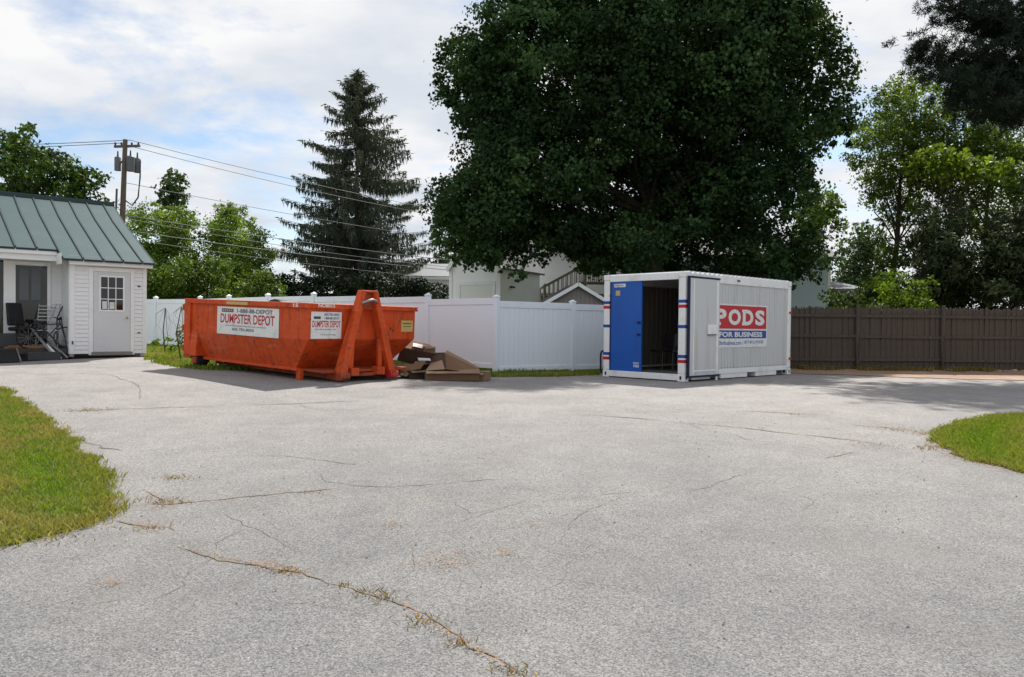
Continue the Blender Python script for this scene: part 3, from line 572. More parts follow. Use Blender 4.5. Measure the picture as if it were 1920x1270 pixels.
# blue door (left leaf, shut)
DM = CW / 2 + .05
bd = B('blue_door', 'blue', pod, (.035, DM, .14), (.085, CW - PW - .002, CH - .14), .006)
MB().box((.028, DM - .004, .10), (.034, CW - PW - .001, .135)).box((.028, DM - .004, CH - .135), (.034, CW - PW - .001, CH - .10)).box((.028, CW - PW - .03, .136), (.034, CW - PW - .001, CH - .136)).build('gasket', 'navy', bd)
B('label', 'whitep', bd, (.030, CW - PW - .46, CH - .30), (.0345, CW - PW - .12, CH - .22)); B('label', 'yellowp', bd, (.030, CW - PW - .30, CH - .50), (.0345, CW - PW - .17, CH - .38))
text('PODS', .16, .05, 'whitep', 'lettering', bd, (.0335, DM + .22, .33), (R(90), 0, R(-90)), 0.02); text('PODS', .25, .04, 'bluep', 'lettering', bd, (.0285, CW - PW - .15, CH - .28), (R(90), 0, R(-90)), 0.02)
text('703', .16, .055, 'whitep', 'lettering', bd, (.0335, DM + .22, .26), (R(90), 0, R(-90)), 0.03)
for zc in (1.0, 1.28): B('lock_tab', 'navy', bd, (.012, DM + .02, zc), (.034, DM + .12, zc + .05), .006)
for zc in (.5, 1.22, 1.95): B('hinge', 'bluep', bd, (.012, CW - PW - .02, zc - .03), (.034, CW - PW + .03, zc + .03), .006)
# white door folded back along the side wall
wd_ = B('open_door', 'pod', pod, (.10, -.075, .13), (1.30, -.03, CH - .14), .006)
MB().box((.055, -.08, .09), (.099, -.028, CH - .10)).box((.1, -.08, CH - .139), (1.31, -.028, CH - .10)).box((.1, -.08, .09), (1.31, -.028, .129)).build('gasket', 'navy', wd_)
B('edge_strip', 'podframe', wd_, (1.16, -.086, .16), (1.24, -.0755, CH - .17)); B('edge_strip', 'podframe', wd_, (.22, -.083, .16), (.26, -.0755, CH - .17)); B('edge_strip', 'podframe', wd_, (.262, -.083, .22), (1.158, -.0755, .25))
B('lock_box', 'podframe', wd_, (.78, -.12, 1.05), (1.15, -.0755, 1.27), .012)
B('lock_box_shadow', 'dark_grey', wd_, (.80, -.118, 1.035), (1.13, -.0765, 1.049))  # dark strip painting the shade under the lock box
B('drop_leg', 'podframe', wd_, (1.20, -.07, .0), (1.25, -.035, .089))
# printed sign on the side wall
sg = B('sign_panel', 'whitep', pod, (1.02, .028, .74), (3.68, .034, 1.77)); 
B('red_field', 'red', sg, (1.02, .0245, 1.185), (3.64, .0275, 1.735)); B('blue_field', 'bluep', sg, (1.02, .0245, .955), (3.64, .0275, 1.145))
RX = (R(90), 0, 0)
lx = 1.30
for ch, wdt in (('P', .46), ('O', .56), ('D', .50), ('S', .46)):
    text(ch, wdt, .38, 'whitep', 'lettering', sg, (lx, .0238, 1.27), RX, 0.045)
    if ch in 'PD':
        for zz in (1.27, 1.585): B('letter_serif', 'whitep', sg, (lx - .035, .0230, zz), (lx + .10, .0237, zz + .065))
        if ch == 'P': B('letter_serif', 'whitep', sg, (lx + .1, .0230, 1.27), (lx + .22, .0237, 1.335))
    lx += wdt + .09
text('FOR BUSINESS', 2.0, .125, 'whitep', 'lettering', sg, (1.45, .0238, .985), RX, 0.035)
text('PODSforbusiness.com', 1.30, .10, 'bluep', 'lettering', sg, (1.15, .0272, .80), RX, 0.02)
text('| 877-812-PODS', .98, .10, 'bluep', 'lettering', sg, (2.52, .0272, .80), RX, 0.02)
def podpt(x, y, z): c, s = math.cos(CYAW), math.sin(CYAW); return Vector((CX + c * x - s * y, CY + s * x + c * y, pod.location.z + z))
# chairs and cartons standing inside
def stack_chair(loc, rz, label, group, mseat='black', mleg='dark_grey', nm='stacking_chair'):
    t = thing(nm, label, 'chair', loc, rz, group)
    B('seat', mseat, t, (-.22, -.21, .42), (.22, .22, .47), .02)
    MB().hexa([(-.2, .20, .55), (.2, .20, .55), (.2, .235, .55), (-.2, .235, .55), (-.19, .27, .86), (.19, .27, .86), (.19, .305, .86), (-.19, .305, .86)]).build('backrest', mseat, t, .015)
    for sx in (-1, 1):
        MB().tube([(sx * .21, -.2, 0), (sx * .21, -.19, .41)], .012, 6).build('leg', mleg, t); MB().tube([(sx * .21, .22, 0), (sx * .21, .2, .44), (sx * .2, .235, .56), (sx * .19, .28, .84)], .012, 6).build('leg', mleg, t)
    return t
for (x, y, rz, lb_) in ((.75, .55, -60, 'black chair just inside the open container doorway'), (.8, 1.15, -100, 'black chair inside the container close behind the blue door'), (1.5, .5, -80, 'black chair inside the container behind the doorway chair, before the cartons')):
    stack_chair(podpt(x, y, .2), CYAW + R(rz), lb_, 'chairs inside the container')
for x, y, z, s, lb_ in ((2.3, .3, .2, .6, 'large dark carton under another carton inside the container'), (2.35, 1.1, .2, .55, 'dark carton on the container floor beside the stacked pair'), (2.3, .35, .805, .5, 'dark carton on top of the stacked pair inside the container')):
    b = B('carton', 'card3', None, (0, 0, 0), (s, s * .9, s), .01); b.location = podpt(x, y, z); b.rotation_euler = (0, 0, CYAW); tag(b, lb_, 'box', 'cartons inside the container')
# bent black pipe guard by the container
gpx = G(1126, 700); t = thing('pipe_guard', 'bent black steel pipe guard beside the blue door', 'pipe', (gpx.x, gpx.y, Z(gpx.x, gpx.y)))
MB().tube([(0, 0, 0), (0, 0, .5), (.02, .01, .56), (.08, .04, .59), (.35, .25, .59), (.40, .29, .56), (.42, .3, .5), (.42, .3, 0)], .024, 8).build('pipe', 'black', t, smooth=True)

# ================================================================== DUMPSTER
DX, DY, DYAW, DTILT = -3.89, 14.82, R(-38.35), 0.034
DL, DW, DT = 4.38, 2.8, 1.49
dump = thing('roll_off_dumpster', 'orange steel hook lift dumpster with white company signs', 'dumpster', (DX, DY, Z(DX, DY) - 0.0), DYAW, None, DTILT)
ZM, ZB = .82, .23
def shell():
    mb = MB(); ins = .20; fs = .62
    T = [(-DL, 0, DT), (0, 0, DT), (0, DW, DT), (-DL, DW, DT)]; Mi = [(-DL, 0, ZM), (0, 0, ZM), (0, DW, ZM), (-DL, DW, ZM)]; Bo = [(-DL, ins, ZB), (-fs, ins, ZB), (-fs, DW - ins, ZB), (-DL, DW - ins, ZB)]
    V = T + Mi + Bo; F = []
    for k in range(4):
        a, b = k, (k + 1) % 4; F += [(a, b, 4 + b, 4 + a), (4 + a, 4 + b, 8 + b, 8 + a)]
    F.append((8, 9, 10, 11)); return V, F
V, F = shell()
MB().add(V, F).build('body', 'orange', dump)
g = .012; c_ = np.array([-DL / 2, DW / 2, DT / 2 + .2]); Vi = [tuple(c_ + (np.array(p) - c_) * np.array([1 - .02, 1 - .03, 1 - .02]) + np.array([0, 0, .012 if p[2] == DT else 0])) for p in V]
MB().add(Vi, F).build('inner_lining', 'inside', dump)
# top rails
rl = .09
for a, b in (((-DL - .02, -.05, DT - .07), (.05, .05, DT + .03)), ((-DL - .02, DW - .05, DT - .07), (.05, DW + .05, DT + .03)), ((-.051, .051, DT - .068), (.052, DW - .051, DT + .028)), ((-DL - .018, .051, DT - .068), (-DL + .08, DW - .051, DT + .028))):
    B('top_rail', 'orange', dump, a, b, .012)
B('rail_end_marker', 'red', dump, (.0525, DW - .06, DT - .05), (.056, DW + .03, DT + .01)); B('rail_end_marker', 'whitep', dump, (.0525, DW + .005, DT - .035), (.0575, DW + .03, DT))
# rear posts, gusset, hinge lugs
for y0 in (-.055, DW - .10):
    B('rear_post', 'orange', dump, (-DL - .03, y0, .28), (-DL + .22, y0 + .155, DT - .071), .012)
MB().prism([(-DL + .22, .0, .9), (-DL + .22, -.05, .45), (-DL + .22, -.05, .26), (-DL + .22, .19, .26)], 0, (.22, .03, 0)).build('gusset', 'orange', dump)
B('rear_sill', 'rust', dump, (-DL - .04, -.05, .20), (-DL + .26, DW + .05, .279), .01)
for zc in (.35, .8, 1.25): B('hinge_lug', 'rust', dump, (-DL - .10, -.06, zc), (-DL - .031, .05, zc + .14), .01)
# lower side lip and rails
B('side_lip', 'orange', dump, (-DL + .25, .16, ZB - .05), (-.55, .26, ZB + .01), .008); B('side_lip', 'orange', dump, (-DL + .25, DW - .26, ZB - .05), (-.55, DW - .16, ZB + .01), .008)
LY = (.66, 1.94)
for y in LY:
    MB().prism([(-DL + .2, y - .06, .06), (-DL + .2, y - .06, .225), (.18, y - .06, .225), (.34, y - .06, .18), (.36, y - .06, .09), (.26, y - .06, .02), (-.3, y - .06, .04)], 0, (0, .12, 0)).build('skid_rail', 'rust', dump, .008)
for x in (-3.3, -2.4, -1.5, -.7): B('cross_member', 'rust', dump, (x, .24, .14), (x + .07, DW - .24, .228))
B('front_foot', 'orange', dump, (-.62, .2, .0), (-.50, .30, .22), .01); B('front_foot', 'orange', dump, (-.62, DW - .3, .0), (-.50, DW - .2, .22), .01)
B('front_floor_plate', 'rust', dump, (-.65, .30, .18), (.12, DW - .30, .228))
for y in (.16, DW - .16):
    wv = MB().tube([(-DL + .32, y - .11, .135), (-DL + .32, y + .11, .135)], .135, 18).build('wheel', 'rubber', dump, smooth=False)
    MB().tube([(-DL + .32, y - .115, .135), (-DL + .32, y + .115, .135)], .06, 12).build('hub', 'rust', wv)
    MB().box((-DL + .24, y - .17, .10), (-DL + .42, y - .125, .24)).box((-DL + .24, y + .125, .10), (-DL + .42, y + .17, .24)).build('wheel_bracket', 'rust', dump)
# hook frame: two inclined legs, head plate, hook bar, inner uprights, foot bar
CYA = 1.30; AX = .16
for s in (-1, 1):
    yb = CYA + s * .64; yt = CYA + s * .15
    w0 = .085
    p = [(AX - .10, yb - w0, .16), (AX + .12, yb - w0, .16), (AX + .12, yb + w0, .16), (AX - .10, yb + w0, .16), (AX - .06, yt - w0 * .8, 1.80), (AX + .08, yt - w0 * .8, 1.80), (AX + .08, yt + w0 * .8, 1.80), (AX - .06, yt + w0 * .8, 1.80)]
    MB().hexa(p).build('hook_frame_leg', 'orange', dump, .012)
    q = [(AX - .04, CYA + s * .38 - .05, .2), (AX + .02, CYA + s * .38 - .05, .2), (AX + .02, CYA + s * .38 + .05, .2), (AX - .04, CYA + s * .38 + .05, .2), (AX - .04, CYA + s * .36 - .05, .84), (AX + .02, CYA + s * .36 - .05, .84), (AX + .02, CYA + s * .36 + .05, .84), (AX - .04, CYA + s * .36 + .05, .84)]
    MB().hexa(q).build('inner_upright', 'orange', dump, .006)
    MB().tube([(AX + .10, yb - .11, .12), (AX + .10, yb + .11, .12)], .085, 14).build('foot_roller', 'red' if s > 0 else 'rust', dump)
    B('foot_bracket', 'orange', dump, (AX - .08, yb - s * .30 - .10, .12), (AX + .10, yb - s * .30 + .10, .27), .008)
MB().hexa([(AX - .05, CYA - .13, 1.45), (AX + .0, CYA - .13, 1.45), (AX + .0, CYA + .13, 1.45), (AX - .05, CYA + .13, 1.45), (AX - .05, CYA - .1, 1.79), (AX + .0, CYA - .1, 1.79), (AX + .0, CYA + .1, 1.79), (AX - .05, CYA + .1, 1.79)]).build('head_plate', 'rust', dump)
MB().hexa([(AX - .07, CYA - .22, 1.775), (AX + .09, CYA - .22, 1.775), (AX + .09, CYA + .22, 1.775), (AX - .07, CYA + .22, 1.775), (AX - .06, CYA - .20, 1.815), (AX + .08, CYA - .20, 1.815), (AX + .08, CYA + .20, 1.815), (AX - .06, CYA + .20, 1.815)]).build('head_cap', 'orange', dump, .008)
MB().tube([(AX + .06, CYA - .2, 1.56), (AX + .13, CYA - .12, 1.60), (AX + .16, CYA, 1.63), (AX + .13, CYA + .12, 1.60), (AX + .06, CYA + .2, 1.56)], .028, 8).build('hook_bar', 'steel', dump, smooth=True)
B('foot_bar', 'rust', dump, (AX - .06, CYA - .60, .10), (AX + .02, CYA + .60, .16))
for a, b in (((.001, .3, .83), (.05, .42, DT - .07)), ((.001, 2.3, .83), (.03, 2.36, DT - .07))):
    pass
# signs
def sign(x0, x1, z0, z1, face):
    if face == 'side':
        s = B('sign_panel', 'whitep', dump, (x0, -.016, z0), (x1, -.004, z1), .003); f = lambda u, z: (x0 + u, -.0175, z); rot = (R(90), 0, 0)
    else:
        s = B('sign_panel', 'whitep', dump, (.004, x0, z0), (.016, x1, z1), .003); f = lambda u, z: (.0175, x0 + u, z); rot = (R(90), 0, R(90))
    return s, f, rot
s, f, rot = sign(-3.12, -.92, .80, 1.38, 'side'); W_ = 2.2
text('DUMPSTER DEPOT', W_ * .88, .20, 'red', 'lettering', s, f(W_ * .06, 1.035), rot, .02)
B('sign_logo', 'signtext', s, (-3.12 + W_ * .08, -.0178, 1.265), (-3.12 + W_ * .28, -.0165, 1.34)); [B('logo_mark', 'yellowp', s, (-3.12 + W_ * (.095 + .036 * k), -.0186, 1.283), (-3.12 + W_ * (.118 + .036 * k), -.0179, 1.322)) for k in range(5)]
text('1-888-88-DEPOT', W_ * .57, .085, 'signtext', 'lettering', s, f(W_ * .34, 1.26), rot, .02)
text('www.dumpsterdepot.com services', W_ * .66, .042, 'signtext', 'lettering', s, f(W_ * .15, .965), rot, .01); text('603-783-8050', W_ * .36, .06, 'signtext', 'lettering', s, f(W_ * .26, .885), rot, .02)
s, f, rot = sign(.05, .78, .84, 1.36, 'front'); W_ = .73
text('DUMPSTER DEPOT', W_ * .92, .13, 'red', 'lettering', s, f(W_ * .04, 1.06), rot, .02)
B('sign_logo', 'signtext', s, (.0165, .05 + W_ * .08, 1.22), (.0178, .05 + W_ * .3, 1.27)); text('603-783-8050', W_ * .5, .05, 'bluep', 'lettering', s, f(W_ * .42, 1.285), rot, .02); text('1-888-88-DEPOT', W_ * .5, .045, 'signtext', 'lettering', s, f(W_ * .42, 1.215), rot, .02)
text('www.dumpsterdepot.com', W_ * .7, .032, 'signtext', 'lettering', s, f(W_ * .12, 1.005), rot, .01); text('recycling', W_ * .5, .035, 'signtext', 'lettering', s, f(W_ * .3, .90), rot, .01)
text('NO8015', .40, .075, 'whitep', 'lettering', dump, (.0535, .18, DT - .045), (R(90), 0, R(90)), .03)
text('15', .16, .07, 'whitep', 'lettering', dump, (-.42, -.0512, DT - .055), (R(90), 0, 0), .03)
B('caution_sticker', 'yellowp', dump, (.002, 2.40, .98), (.005, 2.74, 1.22)); B('sticker_line', 'signtext', dump, (.0052, 2.44, 1.145), (.0062, 2.70, 1.165)); B('sticker_line', 'signtext', dump, (.0052, 2.46, 1.085), (.0062, 2.68, 1.098))
B('worn_paint_strip', 'yellowp', dump, (-2.72, -.0525, DT - .06), (-1.95, -.0505, DT + .0)); B('worn_bolt_hole', 'black', dump, (.002, 2.08, 1.02), (.006, 2.11, 1.07)); B('worn_bolt_hole', 'black', dump, (.002, 2.14, .99), (.006, 2.165, 1.02))
def dpt(x, y, z): return Matrix.Translation(dump.location) @ dump.rotation_euler.to_matrix().to_4x4() @ Vector((x, y, z))
# load showing over the rim
b = MB()
for i in range(7):
    a = i / 6 * math.pi; b.v.append((-.3 * math.cos(a), -.24, .16 * math.sin(a) + .0)); 
for i in range(7):
    a = i / 6 * math.pi; b.v.append((-.3 * math.cos(a), .24, .13 * math.sin(a)))
b.f = [(i, i + 1, 8 + i, 7 + i) for i in range(6)] + [(0, 1, 2, 3, 4, 5, 6), (7, 8, 9, 10, 11, 12, 13), (0, 6, 13, 7)]
tr = tag(b.build('trash_bag', 'black', None, .03, True), 'black rubbish bag just showing over the dumpster rim', 'bag'); tr.location = dpt(-1.5, .5, 1.42); tr.rotation_euler = (0, 0, DYAW)
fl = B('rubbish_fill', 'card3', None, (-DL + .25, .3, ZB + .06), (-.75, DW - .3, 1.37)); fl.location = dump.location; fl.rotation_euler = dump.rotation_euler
tag(fl, 'heap of dark rubbish filling the inside of the orange dumpster', 'rubbish')

# ================================================================== CARDBOARD PILE
PG = 'flattened cardboard boxes dumped beside the dumpster'
def cardpanel(pts, label, m='card', th=.012, name='cardboard_sheet', fold=None):
    p = [Vector(q) for q in pts]; nrm = (p[1] - p[0]).cross(p[3] - p[0]).normalized(); t = tag(MB().prism(p, 0, nrm * th).build(name, m), label, 'cardboard', PG); return t
def P_(px, py, y): return at(px, py, y)
def tray(c, rz, L, W, H, label, m='card', flap=.12, tilt=0):
    t = thing('cardboard_box', label, 'cardboard', c, rz, PG); t.rotation_euler = (tilt, 0, rz); th = .008
    B('bottom', m, t, (-L / 2, -W / 2, .003), (L / 2, W / 2, .011))
    for sx in (-1, 1): B('end_wall', m, t, (sx * L / 2 - th / 2, -W / 2 + .01, .012), (sx * L / 2 + th / 2, W / 2 - .01, H))
    for sy in (-1, 1): B('side_wall', m, t, (-L / 2, sy * W / 2 - th / 2, .012), (L / 2, sy * W / 2 + th / 2, H))
    for sy in (-1, 1): MB().hexa([(-L / 2 + .02, sy * W / 2 - .003, H + .002), (L / 2 - .02, sy * W / 2 - .003, H + .002), (L / 2 - .02, sy * W / 2 + .003, H + .002), (-L / 2 + .02, sy * W / 2 + .003, H + .002), (-L / 2 + .03, sy * (W / 2 + flap * .8) - .003, H - .04), (L / 2 - .03, sy * (W / 2 + flap * .8) - .003, H + .03 * sy), (L / 2 - .03, sy * (W / 2 + flap * .8) + .003, H + .03 * sy), (-L / 2 + .03, sy * (W / 2 + flap * .8) + .003, H - .04)]).build('flap', 'card2', t)
    return t
g0 = G(820, 712); g1 = G(770, 706)
def gz(x, y, dz=0.004): return Vector((x, y, Z(x, y) + dz))
bx0 = gz(-1.28, 16.75); tray(bx0, R(6), 1.15, .42, .20, 'long open cardboard box lying at the front of the pile')
tray(gz(-.78, 16.95), R(-14), .55, .42, .17, 'short crushed open cardboard box at the end of the pile', 'card2')
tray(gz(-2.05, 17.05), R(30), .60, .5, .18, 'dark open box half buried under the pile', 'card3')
def lean(xa, ya, xb, yb, base_h, top_h, shift, label, m, name='cardboard_sheet'):
    a = gz(xa, ya, base_h); b = gz(xb, yb, base_h); s = Vector(shift)
    return cardpanel([a, b, b + s + Vector((0, 0, top_h)), a + s + Vector((0, 0, top_h))], label, m, .012, name)
def pxpanel(q, label, m): return cardpanel([at(px, py, y) for px, py, y in q], label, m)
pxpanel([(832, 661, 17.3), (897, 692, 17.0), (880, 699, 16.75), (822, 690, 16.95)], 'long cardboard sheet sloping down the end of the pile', 'card')
pxpanel([(838, 657, 17.45), (899, 689, 17.1), (894, 694, 17.0), (832, 663, 17.3)], 'pale cardboard strip along the top edge of the sloping sheet', 'card2')
pxpanel([(770, 638, 17.5), (806, 646, 17.5), (812, 662, 17.1), (755, 651, 17.15)], 'brown cardboard sheet tilted on the very top of the pile', 'card')
pxpanel([(775, 643, 17.30), (793, 647, 17.30), (792, 653, 17.08), (774, 649, 17.1)], 'white printed panel stuck on the topmost sheet', 'pod')
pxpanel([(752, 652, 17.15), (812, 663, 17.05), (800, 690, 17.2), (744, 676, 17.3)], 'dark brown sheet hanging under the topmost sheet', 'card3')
pxpanel([(730, 684, 17.05), (784, 682, 17.0), (762, 706, 16.62), (734, 699, 16.75)], 'pale torn cardboard sheet resting against the dumpster side of the pile', 'card2')
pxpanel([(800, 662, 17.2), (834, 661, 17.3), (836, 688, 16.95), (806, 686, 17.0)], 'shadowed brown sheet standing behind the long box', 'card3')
pxpanel([(808, 681, 16.95), (829, 675, 17.0), (834, 692, 16.72), (798, 695, 16.62)], 'folded pale cardboard flap standing up out of the long box', 'card2')
pxpanel([(783, 671, 16.98), (806, 672, 16.98), (808, 676, 16.9), (785, 676, 16.9)], 'narrow white strip of packing foam among the cardboard', 'pod')
pxpanel([(778, 678, 16.85), (800, 676, 16.9), (788, 692, 16.7), (770, 694, 16.68)], 'small brown scrap wedged beside the pale flap', 'card')
pxpanel([(858, 694, 16.75), (898, 692, 16.8), (901, 700, 16.5), (866, 700, 16.48)], 'bent brown flap lying over the end box', 'card2')
bx = tray(at(803, 664, 17.25), R(20), .26, .22, .16, 'small brown carton perched on top of the pile', 'card', .05)
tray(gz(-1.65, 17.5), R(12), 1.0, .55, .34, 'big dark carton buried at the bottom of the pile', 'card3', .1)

# ================================================================== SHED
SZ = Z(*shed_xy(-1, .2)); shed = thing('garden_shed', 'white clapboard shed with green standing seam metal roof and nine pane door', 'shed', (E1.x, E1.y, SZ), R(40))
# local x along the eave (negative = left), local y = backwards, z up from shed ground
WY = .16; WT = 2.42; FW = 1.83; LEFT = -6.0; PY = 1.25; BK = 8.3
zE, zK, zR = 3.10 - SZ, 4.42 - SZ, 5.10 - SZ; rK, rR = 3.0, 4.3
sl1 = (zK - zE) / rK
def roofz(y): return zE + sl1 * y if y <= rK else zK + (zR - zK) * (y - rK) / (rR - rK)
WT = roofz(WY) - .10
# walls (sheathing behind the clapboards)
B('wall_sheathing', 'clap', shed, (-FW, WY + .03, .09), (-1.32, WY + .12, WT)); B('wall_sheathing', 'clap', shed, (-.44, WY + .03, .09), (-.06, WY + .12, WT)); B('wall_sheathing', 'clap', shed, (-1.319, WY + .03, 2.28), (-.441, WY + .12, WT - .002))
MB().prism([(-.17, WY + .121, .02), (-.17, WY + .121, roofz(WY) - .09), (-.17, rK, roofz(rK) - .07), (-.17, rR, zR - .08), (-.17, BK - .16, 2.25), (-.17, BK - .16, .02)], 0, (.10, 0, 0)).build('side_wall', 'clap', shed); B('porch_side_wall', 'clap', shed, (-FW, WY + .121, .02), (-FW + .1, PY, WT))
B('porch_back_wall', 'clap', shed, (LEFT, PY, .02), (-FW + .1, PY + .1, roofz(PY) - .12))
B('rear_wall', 'clap', shed, (LEFT, BK - .15, .02), (-.18, BK - .05, 2.3))
# clapboards
exp = .105
def claps(x0, x1, yf, z0, z1, ax='x'):
    ln = x1 - x0; me = MB().hexa([(0, -.016, 0), (ln, -.016, 0), (ln, .010, 0), (0, .010, 0), (0, .006, exp + .012), (ln, .006, exp + .012), (ln, .016, exp + .012), (0, .016, exp + .012)]) if ax == 'x' else None
    me = me.mesh('clapboard', 'clap'); n = int((z1 - z0) / exp)
    for k in range(n): link('clapboard', me, shed, (x0, yf, z0 + k * exp))
claps(-FW + .10, -1.42, WY + .012, .10, WT - .1); claps(-.34, -.14, WY + .012, .10, WT - .1); claps(-2.08, -FW - .005, PY - .020, .3, roofz(PY) - .35)
# corner boards, casing, fascia
B('corner_board', 'trim', shed, (-FW - .012, WY - .004, .09), (-FW + .098, WY + .029, WT), .004); B('corner_board', 'trim', shed, (-.138, WY - .004, .09), (-.045, WY + .029, WT), .004); B('corner_board', 'trim', shed, (-FW - .03, WY + .03, .09), (-FW - .002, WY + .16, WT), .004)
B('door_casing', 'trim', shed, (-1.418, WY - .006, .06), (-1.32, WY + .029, 2.3), .004); B('door_casing', 'trim', shed, (-.44, WY - .006, .06), (-.342, WY + .029, 2.3), .004); B('door_casing', 'trim', shed, (-1.319, WY - .006, 2.2), (-.441, WY + .029, 2.3), .004)
B('frieze', 'trim', shed, (-FW - .04, WY - .02, WT - .09), (-.02, WY + .028, WT + .10)); B('fascia', 'trim', shed, (-FW - .06, -.01, zE - .16), (.06, .03, zE - .025)); B('soffit', 'trim', shed, (-FW - .06, .031, zE - .16), (.06, WY - .021, zE - .14))
B('door_sill', 'conc', shed, (-1.36, WY - .05, .05), (-.40, WY + .03, .14), .006)
B('foundation', 'deck', shed, (-FW + .06, WY + .24, -.25), (-.08, BK - .2, .018)); B('foundation', 'conc', shed, (LEFT, PY + .02, -.25), (-FW + .018, BK - .2, .018))  # first block's dark colour paints the shaded void beneath the shed
# door with nine panes
dr_ = B('door', 'door', shed, (-1.312, WY + .012, .145), (-.448, WY + .028, 2.195))
wx0, wx1, wz0, wz1 = -1.14, -.62, 1.22, 2.06
B('window_frame', 'trim', dr_, (wx0 - .04, WY + .002, wz0 - .04), (wx1 + .04, WY + .0115, wz0)); B('window_frame', 'trim', dr_, (wx0 - .04, WY + .002, wz1), (wx1 + .04, WY + .0115, wz1 + .04)); B('window_frame', 'trim', dr_, (wx0 - .04, WY + .002, wz0 + .001), (wx0, WY + .0115, wz1 - .001)); B('window_frame', 'trim', dr_, (wx1, WY + .002, wz0 + .001), (wx1 + .04, WY + .0115, wz1 - .001))
pwid = (wx1 - wx0 - .04) / 3; phei = (wz1 - wz0 - .04) / 3
for i in range(3):
    for j in range(3): B('pane', 'glass', dr_, (wx0 + i * (pwid + .02), WY + .007, wz0 + j * (phei + .02)), (wx0 + i * (pwid + .02) + pwid, WY + .0112, wz0 + j * (phei + .02) + phei))
for i in (1, 2): B('muntin', 'trim', dr_, (wx0 + i * (pwid + .02) - .02, WY + .003, wz0), (wx0 + i * (pwid + .02), WY + .0115, wz1)); B('muntin', 'trim', dr_, (wx0, WY + .0035, wz0 + i * (phei + .02) - .02), (wx1, WY + .0114, wz0 + i * (phei + .02)))
B('paper_notice', 'whitep', dr_, (wx0 + pwid + .04, WY + .0045, wz0 + .02), (wx0 + 2 * pwid, WY + .0066, wz0 + .2)); B('paper_notice', 'door', dr_, (wx0 + .03, WY + .0045, wz0 + .02), (wx0 + pwid - .02, WY + .0066, wz0 + .22))
MB().tube([(-.535, WY + .012, 1.02), (-.535, WY - .03, 1.02), (-.535, WY - .05, 1.02), (-.535, WY - .07, 1.02)], [.012, .012, .03, .018], 10).build('door_knob', 'brass', dr_, smooth=True)
for zc in (.62, 1.84): B('wall_vent', 'dark_grey', shed, (-.27, WY - .012, zc), (-.20, WY + .002, zc + .03))
B('outlet', 'dark_grey', shed, (-FW + .03, WY - .03, .34), (-FW + .06, WY - .005, .42)); B('outlet', 'dark_grey', shed, (-FW - .036, WY + .08, .34), (-FW - .031, WY + .11, .42))
# porch: floor, sliding glass door, beam
B('porch_floor', 'deck', shed, (LEFT, WY + .1, .10), (-FW - .035, PY - .03, .24)); B('porch_skirt', 'deck', shed, (LEFT, WY + .16, -.2), (-FW - .035, WY + .20, .099))
B('porch_beam', 'trim', shed, (LEFT, .56, roofz(.62) - .34), (-FW - .035, .62, roofz(.62) - .06)); B('porch_ceiling', 'trim', shed, (LEFT, .621, roofz(.62) - .22), (-FW - .035, PY - .022, roofz(.62) - .20))
sd = B('sliding_door', 'glass', shed, (-2.86, PY - .03, .32), (-2.17, PY - .004, 2.32)); 
for a, b in (((-2.168, PY - .06, .28), (-2.09, PY - .002, 2.42)), ((-3.12, PY - .07, .26), (-2.865, PY - .002, 2.42)), ((-4.6, PY - .06, .26), (-3.121, PY - .003, .33)), ((-2.86, PY - .058, 2.325), (-2.173, PY - .002, 2.419))): B('door_frame', 'trim', sd, a, b, .004)
B('storm_glass', 'glass', sd, (-4.5, PY - .03, .34), (-3.125, PY - .004, 2.42)); B('handle', 'black', sd, (-3.02, PY - .10, 1.12), (-2.98, PY - .071, 1.34), .006)
for x in (-2.78, -2.52): B('glass_reflection', 'can', sd, (x, PY - .034, 1.45), (x + .2, PY - .031, 2.25))  # grey panels stand in for lighter reflections on the glass
# roof: pans and standing seams, right section to the low eave and left section cut back
seams = [-.0 + .08 - .0] ; xs = [.09]
x = -.20
while x > LEFT - .1: xs.append(x); x -= .46
def pan(x0, x1, ys, zo, th):
    mb = MB(); V = []
    for y in ys: V += [(x0, y, roofz(y) + zo), (x1, y, roofz(y) + zo)]
    n = len(ys); V2 = [(p[0], p[1], p[2] - th) for p in V]; F = [(2 * i, 2 * i + 1, 2 * i + 3, 2 * i + 2) for i in range(n - 1)] + [(2 * n + 2 * i, 2 * n + 2 * i + 2, 2 * n + 2 * i + 3, 2 * n + 2 * i + 1) for i in range(n - 1)]
    for a in (0, 1): F += [(2 * i + a, 2 * i + 2 + a, 2 * n + 2 * i + 2 + a, 2 * n + 2 * i + a) for i in range(n - 1)]
    F += [(0, 1, 2 * n + 1, 2 * n), (2 * n - 2, 2 * n - 1, 4 * n - 1, 4 * n - 2)]; return mb.add(V + V2, F)
roof = MB().prism([(LEFT, rR, zR), (.06, rR, zR), (.06, BK + .2, 2.35), (LEFT, BK + .2, 2.35)], 0, (0, 0, -.03)).build('roof', 'roof', shed)
XCUT = xs[5] if len(xs) > 5 else -2
for i in range(len(xs) - 1):
    y0 = -.03 if xs[i + 1] > -FW - .25 else .52
    pan(xs[i + 1] + .012, xs[i] - .012, [y0, rK, rR], 0, .025).build('roof_panel', 'roof', roof)
    pan(xs[i + 1] - .018, xs[i + 1] + .018, [(-.03 if xs[i] > -FW - .1 and xs[i + 1] > -FW - .25 else .52), rK, rR], .030, .05).build('roof_seam', 'seam', roof)
    pan(xs[i + 1] + .012, xs[i] - .012, [y0 - .035, y0 - .002], .004, .05).build('drip_edge', 'seam', roof)
ycut = [xs[i + 1] for i in range(len(xs) - 1) if xs[i + 1] > -FW - .25][-1]
